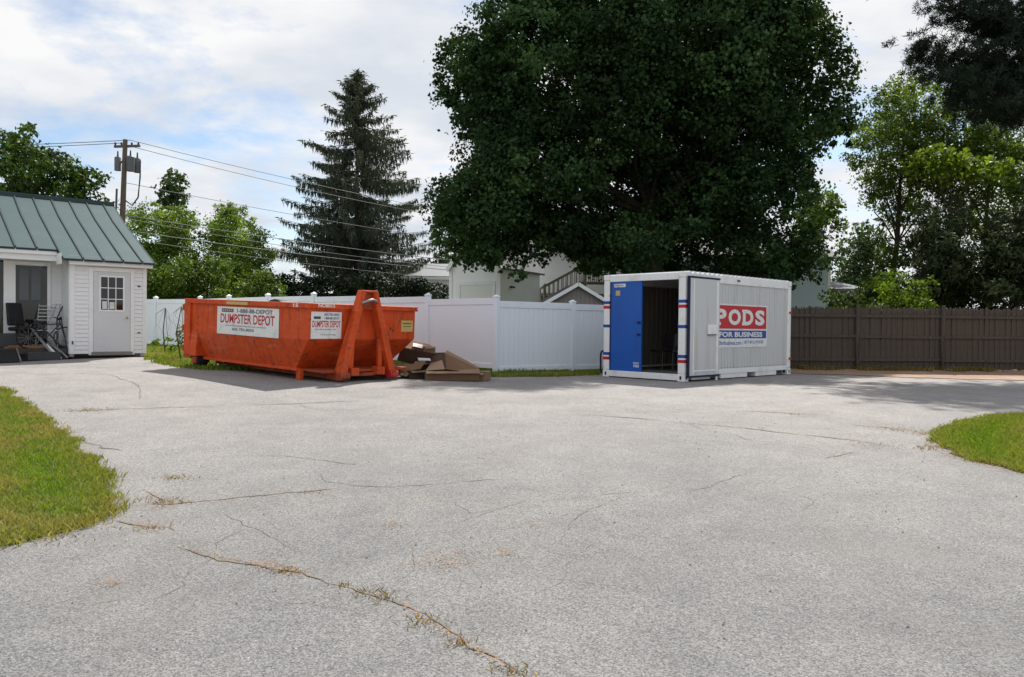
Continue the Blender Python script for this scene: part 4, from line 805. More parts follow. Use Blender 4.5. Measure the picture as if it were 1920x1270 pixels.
B('step_fascia', 'trim', shed, (ycut - .035, -.0, roofz(0) - .16), (ycut - .0135, .57, roofz(.3) - .02)); B('upper_fascia', 'trim', shed, (LEFT, .50, roofz(.52) - .15), (ycut - .036, .54, roofz(.52) - .03))
MB().hexa([(LEFT, rR - .12, zR - .05), (.10, rR - .12, zR - .05), (.10, rR + .12, zR - .05), (LEFT, rR + .12, zR - .05), (LEFT, rR - .08, zR + .05), (.10, rR - .08, zR + .05), (.10, rR + .08, zR + .05), (LEFT, rR + .08, zR + .05)]).build('ridge_cap', 'seam', roof)
B('ridge_strip', 'roof', roof, (LEFT, rR - .07, zR + .051), (.095, rR + .07, zR + .075))
pan(.080, .098, [-.035, rK, rR], .010, .10).build('rake_trim', 'roof', shed)
def shp(x, y, z): c, s_ = math.cos(R(40)), math.sin(R(40)); return Vector((E1.x + c * x - s_ * y, E1.y + s_ * x + c * y, SZ + z))
# things on the porch
DK = .242
t = thing('desk_chair', 'black padded desk chair standing on the shed porch', 'chair', shp(-2.75, .75, DK), R(70))
B('seat', 'black', t, (-.25, -.24, .42), (.25, .24, .52), .04); MB().hexa([(-.22, .22, .55), (.22, .22, .55), (.22, .30, .55), (-.22, .30, .55), (-.2, .32, 1.12), (.2, .32, 1.12), (.2, .39, 1.12), (-.2, .39, 1.12)]).build('backrest', 'black', t, .03)
MB().tube([(0, 0, .09), (0, 0, .42)], .03, 8).build('gas_lift', 'dark_grey', t)
for k in range(5):
    a = k * 1.2566; MB().tube([(0, 0, .12), (.28 * math.cos(a), .28 * math.sin(a), .07)], [.025, .018], 6).build('leg', 'dark_grey', t); MB().tube([(.28 * math.cos(a), .28 * math.sin(a) - .015, .028), (.28 * math.cos(a), .28 * math.sin(a) + .015, .028)], .028, 8).build('caster', 'black', t)
for sx in (-1, 1): MB().tube([(sx * .27, -.1, .5), (sx * .3, -.1, .68), (sx * .3, .15, .7)], .02, 6).build('armrest', 'black', t)
def lounge(loc, rz, label):
    t = thing('folding_chair', label, 'chair', loc, rz)
    for s in (-1, 1): MB().tube([(s * .24, -.35, .0), (s * .24, .25, .85), (s * .23, .38, 1.12)], .012, 6).build('frame_rail', 'steel', t); MB().tube([(s * .22, .3, .0), (s * .22, -.25, .45)], .011, 6).build('leg', 'steel', t)
    for k in range(5): y = -.18 + k * .0; MB().beam((-.25, .15 + k * .055, .70 + k * .09), (.25, .15 + k * .055, .70 + k * .09), .05, .012).build('slat', 'clap', t)
    for k in range(4): MB().beam((-.23, -.24 + k * .12, .44), (.23, -.24 + k * .12, .44), .08, .012).build('slat', 'clap', t)
    return t
lounge(shp(-2.22, .78, DK), R(25), 'folding slatted garden chair leaning in the porch corner')
t = thing('hand_cart', 'black folded hand cart with upright handle on the porch', 'cart', shp(-2.02, .5, DK), R(10))
MB().tube([(-.12, .2, .05), (-.05, .0, .75), (.10, -.05, 1.05)], .016, 6).build('handle', 'black', t); MB().tube([(.10, .2, .05), (.04, .0, .75)], .014, 6).build('frame', 'dark_grey', t); MB().tube([(-.05, 0, .72), (.06, 0, .74)], .03, 8).build('grip', 'black', t); MB().box((-.15, .1, .02), (.15, .3, .05)).build('toe_plate', 'dark_grey', t)
for i, (a, b, m_, lab) in enumerate((((-2.62, .55, .75), (-2.18, .02, .02), 'steel', 'pale metal bed rail leaning steeply across the porch clutter'), ((-2.35, .30, .34), (-2.08, -.06, -.05), 'whitep', 'short white metal bar sloping off the porch edge'), ((-2.22, .33, .36), (-1.93, -.04, -.02), 'steel', 'second grey metal bar sloping off the porch edge'), ((-2.55, .62, .95), (-2.0, .4, .30), 'dark_grey', 'dark metal tube crossing the porch clutter'))):
    p, q = shp(a[0], a[1], a[2]), shp(*b); 
    q.z = max(q.z, Z(q.x, q.y) + .03)
    tag(MB().beam(p, q, .06, .03).build('metal_bar', m_), lab, 'metal bar', 'loose metal bars on the porch')
for i, (x0, x1, y, z, a, lab) in enumerate(((-3.20, -2.35, .42, .20, 0, 'orange brown plank lying across the porch edge'), (-3.10, -2.45, .55, .245, 3, 'second brown plank lying behind the first on the porch'))):
    q = B('plank', 'plank', None, (x0, y - .1, 0), (x1, y + .08, .03)); q.location = shp(0, 0, .245 + i * .035); q.rotation_euler = (0, 0, R(40 + a)); tag(q, lab, 'plank', 'planks on the porch')
lounge(shp(-2.42, 1.0, DK), R(-12), 'folding slatted garden chair standing behind the metal bars on the porch')
t = thing('bicycle', 'small dark bicycle lying against the porch clutter', 'bicycle', shp(-2.30, .42, DK), R(52))
for xw in (-.42, .42):
    wh = MB().tube([(xw + .26 * math.cos(a), 0, .26 + .26 * math.sin(a)) for a in np.linspace(0, 6.283, 25)], .016, 5, False).build('wheel', 'rubber', t)
    for k in range(6): a = k * math.pi / 6; MB().beam((xw - .25 * math.cos(a), 0, .26 - .25 * math.sin(a)), (xw + .25 * math.cos(a), 0, .26 + .25 * math.sin(a)), .004, .004).build('spoke', 'steel', wh)
for p_, q_ in (((-.42, 0, .26), (-.12, 0, .58)), ((-.42, 0, .26), (-.02, 0, .25)), ((-.02, 0, .25), (-.14, 0, .62)), ((-.02, 0, .25), (.3, 0, .6)), ((-.12, 0, .56), (.3, 0, .62)), ((.42, 0, .26), (.28, 0, .72))): MB().tube([p_, q_], .016, 6).build('frame_tube', 'dark_grey', t)
MB().tube([(.24, -.24, .78), (.28, 0, .74), (.24, .24, .78)], .013, 6).build('handlebar', 'black', t); B('saddle', 'black', t, (-.26, -.06, .63), (-.04, .06, .67), .015)
q = B('storage_tote', 'dark_grey', None, (-.3, -.2, 0), (.3, .2, .36), .02); q.location = shp(-2.95, .95, DK); q.rotation_euler = (0, 0, R(35)); tag(q, 'dark storage tote standing on the porch by the sliding door', 'tote')
q = B('dark_box', 'dark_grey', None, (-.35, -.15, 0), (.35, .15, .2), .01); q.location = shp(-2.45, -.02, Z(*shed_xy(-2.45, -.02)) - SZ + .002); q.rotation_euler = (0, 0, R(42)); tag(q, 'low dark box on the ground below the porch edge', 'box')
t = thing('rubber_ramp', 'dark sloping rubber ramp below the sliding glass door', 'ramp', shp(-3.3, .1, 0), R(40))
zl = Z(*shed_xy(-3.3, -.5)) - SZ + .012
MB().hexa([(-.75, -.55, zl), (.30, -.55, zl), (.30, .05, zl), (-.75, .05, zl), (-.75, -.55, zl + .02), (.30, -.55, zl + .02), (.30, .05, .22), (-.75, .05, .22)]).build('ramp_surface', 'rubber', t); MB().beam((.32, -.56, zl + .04), (.32, .05, .25), .03, .03).build('ramp_edge', 'steel', t)

# ================================================================== BUILDINGS BEHIND THE FENCES
def shiplap(parent, x0, x1, yf, z0, z1, m, exp=.14):
    me = MB().hexa([(0, -.014, 0), (x1 - x0, -.014, 0), (x1 - x0, 0, 0), (0, 0, 0), (0, -.004, exp), (x1 - x0, -.004, exp), (x1 - x0, 0, exp), (0, 0, exp)]).mesh('clapboard', m)
    for k in range(int((z1 - z0) / exp)): link('clapboard', me, parent, (x0, yf - .001, z0 + k * exp))
# garage: gable end faces left-front
ga = at(843, 600, 38.7); gb = at(937, 600, 37.4); gd = Vector((gb.x - ga.x, gb.y - ga.y)); gw = gd.length; grz = math.atan2(gd.y, gd.x); gz0 = Z(ga.x, ga.y) - .05
gar = thing('garage', 'white garage with pale roll up door behind the white fence', 'garage', (ga.x, ga.y, gz0), grz)
eh = at(843, 503, 38.7).z - gz0; pk_ = eh + gw * .62; GD = 4.4
MB().prism([(0, 0, 0), (gw, 0, 0), (gw, 0, eh), (gw / 2, 0, pk_), (0, 0, eh)], 0, (0, GD, 0)).build('wall', 'house', gar)
dh = at(890, 536, 38.6).z - gz0
B('garage_door', 'cream', gar, (.62, -.03, .0), (gw - .42, -.003, dh), .01)
for k in range(1, 4): B('panel_groove', 'can', gar, (.62, -.034, dh * k / 4), (gw - .42, -.0305, dh * k / 4 + .015))
B('door_casing', 'trim', gar, (.38, -.05, 0), (.615, -.002, dh + .18)); B('door_casing', 'trim', gar, (gw - .415, -.05, 0), (gw - .25, -.002, dh + .18)); B('door_casing', 'trim', gar, (.616, -.05, dh + .005), (gw - .416, -.002, dh + .18))
B('corner_board', 'trim', gar, (gw - .16, -.04, 0), (gw + .03, -.001, eh)); B('corner_board', 'trim', gar, (-.03, -.04, 0), (.14, -.001, eh))
for s in (0, 1):
    a = (gw / 2, -.12, pk_ + .03); b = (-.12, -.12, eh - .14) if s == 0 else (gw + .12, -.12, eh - .14)
    MB().prism([a, b, (b[0], b[1], b[2] + .1), (a[0], a[1], a[2] + .1)], 0, (0, GD + .5, 0)).build('roof', 'shingle', gar); MB().beam((a[0], -.15, a[2]), (b[0], -.15, b[2]), .05, .2).build('rake_board', 'trim', gar)
B('wall_light', 'black', gar, (gw + .001, 1.0, dh - .1), (gw + .12, 1.35, dh - .02))
# white house with overhanging upper storey, behind the maple
hx0, hy0 = 0.7, 44.5; hzb = Z(hx0, hy0) - .05
hs = thing('white_house', 'white two storey house with overhanging upper floor behind the maple tree', 'house', (hx0, hy0, hzb), R(4))
B('wall', 'house', hs, (0, 1.6, 0), (9.5, 9, 3.0)); B('upper_wall', 'house', hs, (-.1, 0, 3.0), (9.6, 9, 5.6)); shiplap(hs, -.1, 9.6, 0, 3.12, 5.5, 'house', .16); shiplap(hs, 0, 9.5, 1.6, .1, 2.9, 'greywood', .16)
B('soffit_band', 'trim', hs, (-.12, -.03, 2.9), (9.62, 1.58, 2.998))
MB().prism([(-.5, -.5, 5.5), (10, -.5, 5.5), (10, 4.5, 8.3), (-.5, 4.5, 8.3)], 0, (0, 0, .14)).build('roof', 'shingle', hs); MB().prism([(-.5, 9.5, 5.5), (10, 9.5, 5.5), (10, 4.5, 8.3), (-.5, 4.5, 8.3)], 0, (0, 0, .14)).build('roof', 'shingle', hs)
for x in (5.6, 7.7):
    wn_ = B('window', 'trim', hs, (x, -.06, 3.7), (x + 1.0, -.018, 5.0)); B('pane', 'glass', wn_, (x + .08, -.065, 3.78), (x + .92, -.061, 4.33)); B('pane', 'glass', wn_, (x + .08, -.065, 4.37), (x + .92, -.061, 4.92))
# outside wooden stair climbing to the right
sa = at(978, 562, 41.5); sb = at(1098, 497, 41.5); zb = Z(sa.x, 41.5)
st = thing('wooden_stair', 'grey weathered wooden outdoor stair with railings behind the white fence', 'stair', (sa.x, 41.5, zb))
rise = sb.z - sa.z; run = sb.x - sa.x; bz = sa.z - zb - .95
p0, p1 = Vector((-.9, 0, bz - .9 * rise / run)), Vector((run, 0, bz + rise))
for yy in (0, 1.1): MB().beam(p0 + Vector((0, yy, 0)), p1 + Vector((0, yy, 0)), .06, .26).build('stringer', 'greywood', st)
ns = 14
for k in range(ns): q = p0.lerp(p1, (k + .5) / ns); B('tread', 'greywood', st, (q.x - .15, .05, q.z + .02), (q.x + .15, 1.05, q.z + .06))
for yy in (0, 1.1):
    o = Vector((0, yy - .03 if yy == 0 else yy + .03, 0))
    MB().beam(p0 + o + Vector((0, 0, 1.0)), p1 + o + Vector((0, 0, 1.0)), .09, .10).build('handrail', 'greywood', st)
    for k in range(19): q = p0.lerp(p1, k / 18); B('baluster', 'greywood', st, (q.x - .025, o.y - .02, q.z + .1), (q.x + .025, o.y + .02, q.z + .96))
    for k in (0, .5, 1): q = p0.lerp(p1, k); B('newel_post', 'greywood', st, (q.x - .055, o.y - .05, -.1), (q.x + .055, o.y + .05, q.z + 1.12))
B('landing', 'greywood', st, (p1.x + .1, -.05, p1.z - .02), (p1.x + 1.6, 1.2, p1.z + .06))
for k in range(14): B('baluster', 'greywood', st, (p1.x + .15 + k * .1, -.02, p1.z + .061), (p1.x + .19 + k * .1, .02, p1.z + .95))
# little grey hut with white rake boards
ta = at(1083, 531, 30.0); tz = Z(ta.x, 30.0) - .03; hw = 1.35
hut = thing('small_hut', 'small grey board hut with white gable trim between fence and stair', 'hut', (ta.x, 30.0, tz), R(6)); ph = ta.z - tz; el = ph - .75
MB().prism([(-hw + .12, 0, 0), (hw - .12, 0, 0), (hw - .12, 0, el), (0, 0, ph - .1), (-hw + .12, 0, el)], 0, (0, 2.4, 0)).build('wall', 'greywood', hut)
for k in range(15): x = -hw + .2 + k * .17; B('board', 'greywood', hut, (x - .075, -.018, 0), (x + .075, -.001, min(el, 99) + max(0, (ph - .12 - el) * (1 - abs(x) / (hw - .12))) - .03))
for s in (-1, 1):
    MB().prism([(0, -.18, ph), (s * hw, -.18, ph - .78), (s * hw, -.18, ph - .84), (0, -.18, ph - .06)], 0, (0, 2.7, 0)).build('roof', 'shingle', hut); MB().beam((0, -.2, ph - .05), (s * (hw - .01), -.2, ph - .83), .03, .13).build('rake_board', 'trim', hut)
# pale low building far behind the spruce
fb = at(800, 560, 62); lb = thing('low_building', 'long low white building beyond the spruce', 'building', (fb.x - 3, 62, Z(fb.x, 62)))
zt = at(820, 492, 62).z - Z(fb.x, 62)
B('wall', 'house', lb, (0, 0, 0), (7, 6, zt - 1.2)); MB().prism([(-.4, -.5, zt - 1.25), (7.4, -.5, zt - 1.25), (7.4, 3, zt), (-.4, 3, zt)], 0, (0, 0, .12)).build('roof', 'can', lb); B('fascia', 'trim', lb, (-.4, -.56, zt - 1.40), (7.4, -.51, zt - 1.18))
for x in (.8, 2.6, 4.6): wn_ = B('window', 'trim', lb, (x, -.03, .9), (x + 1.1, -.002, 2.2)); B('pane', 'glass', wn_, (x + .07, -.035, .97), (x + 1.03, -.031, 2.13))
# pale blue house at right
ba = at(1556, 520, 42.0); bz_ = Z(ba.x, 42) - .03; bl = thing('blue_house', 'pale blue clapboard house at the end of the wooden fence', 'house', (ba.x, 42.0, bz_))
bt = at(1556, 486, 42.0).z - bz_
B('wall', 'house_blue', bl, (-7.5, 0, 0), (0, 8, bt)); shiplap(bl, -7.5, -.12, 0, .1, bt - .1, 'house_blue', .15); B('corner_board', 'trim', bl, (-.118, -.03, 0), (.03, -.001, bt))
MB().prism([(-7.9, -.4, bt - .05), (.45, -.4, bt - .05), (.45, 4, bt + 1.5), (-7.9, 4, bt + 1.5)], 0, (0, 0, .15)).build('roof', 'shingle', bl); MB().prism([(0, 0, bt), (0, 8, bt), (0, 4, bt + 1.35)], 0, (-.1, 0, 0)).build('gable_wall', 'house_blue', bl)
at_ = at(1575, 533, 42.0).z - bz_
B('annex_wall', 'greywood', bl, (.031, 1.5, 0), (2.2, 6, at_ - .25)); MB().prism([(.02, 1.1, at_ - .3), (2.6, 1.1, at_ - .3), (2.6, 5, at_ + .3), (.02, 5, at_ + .5)], 0, (0, 0, .12)).build('annex_roof', 'shingle', bl)
for x in (.25, 1.2): wn_ = B('window', 'trim', bl, (x, 1.45, at_ - 1.6), (x + .8, 1.498, at_ - .45)); B('pane', 'glass', wn_, (x + .06, 1.445, at_ - 1.54), (x + .74, 1.449, at_ - .51))

# ================================================================== UTILITY POLE AND WIRES
PYD = 38.0; pt = at(235, 262, PYD); pb = at(222, 560, PYD); pz = Z(pb.x, PYD)
up = thing('utility_pole', 'leaning wooden utility pole with transformer cans behind the shed', 'utility pole', (pb.x, PYD, pz - .05)); o = up.location.copy()
top = pt - o
def onp(z): return Vector((top.x * z / top.z, 0, z))
MB().tube([(0, 0, -.2), onp(top.z * .5), top], [.17, .14, .105], 12).build('pole', 'pole', up, smooth=True)
ztr = at(235, 308, PYD).z - o.z
for dx, dyy, r_, h_ in ((-.3, -.05, .15, .66), (.34, -.1, .19, .72), (.48, .3, .16, .7)):
    c = onp(ztr) + Vector((dx, dyy, 0)); cn = MB().tube([c + Vector((0, 0, -h_ / 2)), c + Vector((0, 0, h_ / 2 - .04)), c + Vector((0, 0, h_ / 2))], [r_, r_, r_ * .8], 14).build('transformer_can', 'can', up, smooth=True)
    MB().tube([c + Vector((0, 0, h_ / 2)), c + Vector((0, 0, h_ / 2 + .28))], [.045, .03], 8).build('bushing', 'dark_grey', cn)
MB().beam(onp(ztr) + Vector((-.4, 0, .1)), onp(ztr) + Vector((.45, 0, .1)), .08, .1).build('bracket', 'can', up)
za = at(235, 275, PYD).z - o.z; MB().beam(onp(za) + Vector((-.55, .05, 0)), onp(za) + Vector((.7, .05, .05)), .09, .11).build('cross_arm', 'pole', up)
for dx in (-.5, -.2, .3, .62): MB().tube([onp(za) + Vector((dx, .05, .05)), onp(za) + Vector((dx, .05, .2))], [.04, .05], 8).build('insulator', 'dark_grey', up)
MB().tube([onp(ztr) + Vector((.72, .1, .2)), onp(ztr - .6) + Vector((.78, 0, 0)), onp(ztr - 1.6) + Vector((.72, 0, 0)), onp(ztr - 2.0) + Vector((.45, 0, 0)), onp(ztr - 1.75) + Vector((.1, 0, 0))], .035, 6).build('drop_cable', 'black', up)
MB().tube([onp(2) + Vector((-.33, .0, 0)), onp(ztr - 1.2) + Vector((-.33, 0, 0))], .05, 8).build('riser_pipe', 'can', up)
p2 = Vector((9.2, 73.5, 0)); p2z = Z(9.2, 73.5); H2 = top.z
up2 = thing('utility_pole', 'plain wooden utility pole far behind the maple tree', 'utility pole', (p2.x, p2.y, p2z - .05)); MB().tube([(0, 0, -.2), (0, 0, H2)], [.17, .11], 10).build('pole', 'pole', up2); MB().beam((-.6, 0, H2 - .35), (.6, 0, H2 - .35), .09, .11).build('cross_arm', 'pole', up2)
LV = Vector((-70, 41, 0)); FV = Vector((62, 96, 0))
def wire(zpx, dx, rad, sag, label, left_too=True, nextspan=True):
    z = at(235, zpx, PYD).z; a = Vector((o.x + onp(z - o.z).x + dx, PYD, z)); mbw = MB()
    def span(p, q, s, n=18): return [p.lerp(q, k / n) - Vector((0, 0, 4 * s * (k / n) * (1 - k / n))) for k in range(n + 1)]
    b = Vector((p2.x + dx * .5, p2.y, p2z + z - pz)); pts = span(a, b, sag)
    if nextspan: pts += span(b, Vector((FV.x, FV.y, z)), sag)[1:]
    if left_too: pts = span(Vector((LV.x, LV.y, z + 1.2)), a, .9)[:-1] + pts
    return tag(mbw.tube(pts, rad, 5).build('power_line', 'wire'), label, 'wire', 'overhead wires on the utility pole')
wire(263, .25, .016, .7, 'topmost thin overhead wire from the pole top', True); wire(269, -.3, .016, .9, 'second thin overhead wire just under the topmost one', True)
wire(343, .1, .014, .6, 'lone overhead cable leaving below the transformer cans', False); wire(404, .1, .02, .5, 'thick upper communication cable crossing the spruce', True); wire(410, .12, .014, .85, 'thin communication cable close under the thick upper one', False)
wire(432, .1, .024, .5, 'thick lower communication cable crossing the spruce', True); wire(447, .1, .015, .7, 'lowest overhead cable on the utility pole', False)

# ================================================================== TREES
def limb(mb, pts, r0, r1, n=7):
    k = len(pts); mb.tube(pts, [r0 + (r1 - r0) * i / (k - 1) for i in range(k)], n, False)
def crown_lobes(poly, D, thick, n, rmin, rmax, keep_gap=0.8):
    W = np.array([tuple(at(px, py, D))[0::2] for px, py in poly]); pl = [tuple(p) for p in W]; lo, hi = W.min(0), W.max(0); P = rng.uniform(lo, hi, (n * 90, 2)); P = P[inpoly(P, pl)]; d = dist_poly(P, pl); dm = d.max(); out_ = []; 
    taken = []
    for p, dd in zip(P, d):
        r = rng.uniform(rmin, rmax); r = min(r, dd * 1.15)
        if r < rmin * .6: continue
        T = thick * math.sqrt(max(0, 1 - (1 - min(dd / dm, 1)) ** 2)); dyv = rng.uniform(-1, 1); dyv = math.copysign(abs(dyv) ** .6, dyv) * T
        c = np.array([p[0], D + dyv, p[1]]); e_ = Vector(c) - Vector((0, 0, CAMH)); qp = np.array([[960 + FPX * e_.dot(RGT) / e_.dot(FWD), 635 - FPX * e_.dot(UPV) / e_.dot(FWD)]])
        if not inpoly(qp, poly)[0] or dist_poly(qp, poly)[0] < .5 * r * FPX / c[1]: continue
        if any(np.linalg.norm(c - q) < keep_gap * (r + rr) * .5 for q, rr in taken): continue
        taken.append((c, r))
        if len(taken) >= n: break
    return taken
def foliage(lobes, per_m2, ln, wd, c0, c1, flat=.75, clus=16, sig=.24, droop=.3, clump_var=.35, shell=.62, needle=False):
    Vs, Cs = [], []
    for c, r in lobes:
        lb_ = rng.uniform(.62, 1.42); lh_ = rng.uniform(-.25, .25); K = max(4, int(clus * (r ** 1.2))); cd_ = unit(rng.normal(0, 1, (K, 3))); cc = c + cd_ * (r * rng.uniform(shell, 1.0, (K, 1))) * np.array([1, 1, flat + .15])
        n = int(per_m2 * 4 * math.pi * r * r * .5); i = rng.integers(0, K, n); p = cc[i] + rng.normal(0, 1, (n, 3)) * np.array([1, 1, flat]) * (sig * r)
        outv = unit(p - c); nr = unit(outv * .95 + np.array([0, 0, .45]) + rng.normal(0, .42, (n, 3))); dv = unit(rng.normal(0, 1, (n, 3)) + outv * .6 + np.array([0, 0, -droop]))
        lv = ln * rng.uniform(.65, 1.25, n); Vs.append(cards(p, dv, nr, lv, wd * lv / ln * rng.uniform(.8, 1.2, n)))
        bri = (1 + clump_var * rng.uniform(-1, 1, K))[i][:, None] * rng.uniform(.75, 1.25, (n, 1)); mixk = np.clip(rng.uniform(0, 1, K)[i] * .7 + rng.uniform(0, .3, n) + lh_, 0, 1)[:, None]; bri = bri * lb_
        Cs.append((np.array(c0) * (1 - mixk) + np.array(c1) * mixk) * bri)
    return np.concatenate(Vs), np.concatenate(Cs)
def tree(name, label, poly, D, base_px, thick, nl, rr, per, ln, wd, c0, c1, m, trunk=.25, cat='tree', group=None, limbs=22, gap=.8, fork=.35, **kw):
    x = (base_px - 960) / FPX * D; t = thing(name, label, cat, (x, D, Z(x, D) - .05), 0, group); o = np.array(t.location)
    lobes = crown_lobes(poly, D, thick, nl, rr[0], rr[1], gap); V, C = foliage(lobes, per, ln, wd, c0, c1, **kw); quads('crown', V - o, C, m, t)
    mb = MB(); zc = np.array([l[0][2] for l in lobes]); zmin, zmax = zc.min(), zc.max(); cx = np.average([l[0][0] for l in lobes], weights=[l[1] for l in lobes])
    tp = Vector((cx, D, zmin + (zmax - zmin) * .72)) - Vector(o); b = Vector((0, 0, 0)); fk = max(1.2, tp.z * fork)
    mids = [b, Vector((tp.x * .1 + rng.normal(0, .1), 0, fk * .6)), Vector((tp.x * .35, 0, fk * 1.15)), Vector((tp.x * .75, .2, tp.z * .7)), tp]; limb(mb, mids, trunk, trunk * .18, 9)
    order = sorted(lobes, key=lambda l: -l[1])[:limbs]
    for c, r in order:
        e = Vector(c - o); hz_ = min(max(e.z * rng.uniform(.42, .8), fk), tp.z * .92); k = hz_ / max(tp.z, .1); s = mids[2].lerp(tp, max(0, (hz_ - mids[2].z) / max(tp.z - mids[2].z, .1))) if hz_ > mids[2].z else mids[2].copy()
        mid = s + Vector(((e.x - s.x) * .62, (e.y - s.y) * .62, (e.z - s.z) * .42)) + Vector((rng.normal(0, .12), rng.normal(0, .12), 0)); limb(mb, [s, s.lerp(mid, .5) + Vector((rng.normal(0, .08), 0, .04 * (e - s).length)), mid, mid.lerp(e, .5) + Vector((rng.normal(0, .1), rng.normal(0, .1), 0)), e], trunk * .22, trunk * .03, 5)
    mb.build('trunk', 'bark', t, smooth=True); return t
def clip0(p): return p
# big maple
maple_poly = [(905, -10), (872, 50), (832, 88), (816, 145), (828, 198), (858, 250), (870, 300), (838, 330), (800, 390), (802, 435), (832, 475), (876, 505), (920, 520), (964, 545), (996, 512), (1034, 482), (1072, 480), (1098, 526), (1150, 545), (1250, 540), (1400, 548), (1492, 575), (1526, 545), (1572, 490), (1532, 436), (1500, 396), (1530, 345), (1548, 300), (1592, 262), (1606, 215), (1584, 150), (1566, 92), (1552, 50), (1524, -10), (1480, -110), (1380, -200), (1240, -240), (1100, -215), (980, -120)]
tree('maple_tree', 'huge dark green maple tree overhanging the white fence and container', maple_poly, 33.5, 1225, 5.5, 430, (.5, 1.75), 112, .155, .14, (.028, .058, .027), (.056, .098, .034), 'leaf_maple', .55, limbs=40, gap=.6, clus=22, sig=.15, shell=.72)
# left oak
tree('oak_tree', 'dark leafy oak tree rising behind the green shed roof', [(-60, 235), (0, 250), (40, 232), (75, 228), (105, 250), (90, 285), (120, 275), (150, 300), (200, 310), (205, 340), (180, 365), (190, 395), (100, 420), (-60, 430)], 36, -40, 2.6, 60, (.45, .95), 60, .2, .17, (.03, .06, .016), (.075, .125, .026), 'leaf_mid', .3, gap=.85)
tree('young_tree', 'small upright tree poking above the bright green thicket', [(295, 400), (280, 372), (296, 345), (300, 312), (318, 315), (335, 322), (352, 318), (358, 345), (364, 372), (350, 392), (330, 410)], 58, 322, 1.2, 20, (.4, .8), 26, .28, .24, (.035, .06, .03), (.06, .1, .035), 'leaf_mid', .12, limbs=10)
HG = 'bright green trees behind the fence'
for lab, poly, D, bx, c0, c1 in (
 ('bright yellow green tree between the shed and the spruce', [(235, 605), (232, 470), (240, 400), (262, 378), (300, 385), (345, 380), (375, 400), (385, 470), (380, 605)], 47, 305, (.07, .125, .02), (.155, .23, .04)),
 ('rounded lighter green tree beside the spruce', [(372, 605), (370, 440), (385, 395), (415, 378), (450, 388), (480, 410), (500, 440), (515, 480), (520, 605)], 50, 440, (.075, .13, .024), (.17, .245, .048)),
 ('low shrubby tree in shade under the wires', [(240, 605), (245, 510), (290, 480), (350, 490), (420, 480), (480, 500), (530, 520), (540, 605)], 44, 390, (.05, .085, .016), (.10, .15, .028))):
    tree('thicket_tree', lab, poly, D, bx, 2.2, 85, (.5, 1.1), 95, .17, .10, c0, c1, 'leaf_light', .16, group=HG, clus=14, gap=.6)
# trees beyond the maple on the right
tree('bushy_tree', 'light green tree showing past the right edge of the maple', [(1478, 400), (1490, 350), (1530, 335), (1565, 345), (1580, 380), (1575, 405), (1600, 420), (1585, 440), (1555, 430), (1540, 470), (1500, 480)], 50, 1520, 1.6, 40, (.5, 1.0), 50, .22, .15, (.05, .09, .025), (.11, .165, .04), 'leaf_light', .2)
tree('backdrop_tree', 'hazy mid green tree behind the blue house roof', [(1545, 600), (1550, 480), (1575, 440), (1610, 415), (1650, 420), (1660, 470), (1650, 600)], 60, 1600, 2.0, 46, (.6, 1.3), 44, .26, .18, (.04, .07, .03), (.07, .11, .04), 'leaf_mid', .2)
LG = 'tall airy trees beyond the wooden fence'
tree('locust_tree', 'tall airy tree with bare curving limbs behind the wooden fence', [(1572, 310), (1590, 250), (1604, 205), (1640, 165), (1680, 140), (1730, 128), (1780, 145), (1800, 190), (1790, 260), (1780, 330), (1740, 400), (1690, 450), (1640, 440), (1615, 380), (1612, 330)], 36, 1672, 2.6, 150, (.4, .95), 72, .15, .085, (.055, .095, .022), (.13, .185, .045), 'leaf_light', .2, group=LG, limbs=16, gap=.8, clus=12, fork=.4)
tree('locust_tree', 'second airy tree with forked trunk half hidden by pine boughs', [(1740, 340), (1745, 260), (1770, 205), (1800, 185), (1850, 200), (1890, 220), (1940, 240), (1990, 330), (1980, 460), (1900, 500), (1830, 470), (1770, 420)], 34, 1845, 2.4, 150, (.4, .95), 70, .15, .09, (.05, .09, .02), (.12, .175, .038), 'leaf_light', .22, group=LG, limbs=14, gap=.75, clus=12, fork=.4)
tree('young_maple', 'sunlit yellow green leafy tree in front of the airy trees', [(1690, 330), (1700, 285), (1740, 270), (1790, 280), (1830, 290), (1890, 305), (1925, 330), (1900, 355), (1830, 345), (1760, 350)], 30, 1790, 1.6, 50, (.35, .7), 55, .18, .15, (.06, .105, .015), (.15, .21, .03), 'leaf_light', .14, limbs=14)
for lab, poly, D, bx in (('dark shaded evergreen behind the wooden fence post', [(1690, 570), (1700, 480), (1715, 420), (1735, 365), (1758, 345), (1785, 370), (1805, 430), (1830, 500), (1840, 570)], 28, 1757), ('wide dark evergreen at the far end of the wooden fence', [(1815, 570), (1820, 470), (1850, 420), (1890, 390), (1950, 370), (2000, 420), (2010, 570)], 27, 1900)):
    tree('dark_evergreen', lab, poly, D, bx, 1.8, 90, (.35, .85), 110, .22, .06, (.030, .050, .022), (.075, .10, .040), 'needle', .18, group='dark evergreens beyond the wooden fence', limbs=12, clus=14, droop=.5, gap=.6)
tree('shrub', 'bright green shrub leaning over the wooden fence', [(1592, 640), (1590, 540), (1620, 515), (1660, 505), (1690, 500), (1730, 515), (1758, 530), (1762, 640)], 25.2, 1670, .9, 60, (.2, .45), 100, .11, .085, (.05, .095, .012), (.14, .20, .03), 'leaf_light', .06, 'shrub', limbs=12)
tree('shrub', 'tall green shrub filling the gap beneath the airy trees', [(1630, 640), (1625, 500), (1640, 450), (1670, 440), (1700, 460), (1715, 520), (1720, 640)], 32, 1672, 1.1, 50, (.3, .6), 70, .14, .1, (.04, .075, .015), (.095, .145, .03), 'leaf_light', .08, 'shrub', limbs=12)
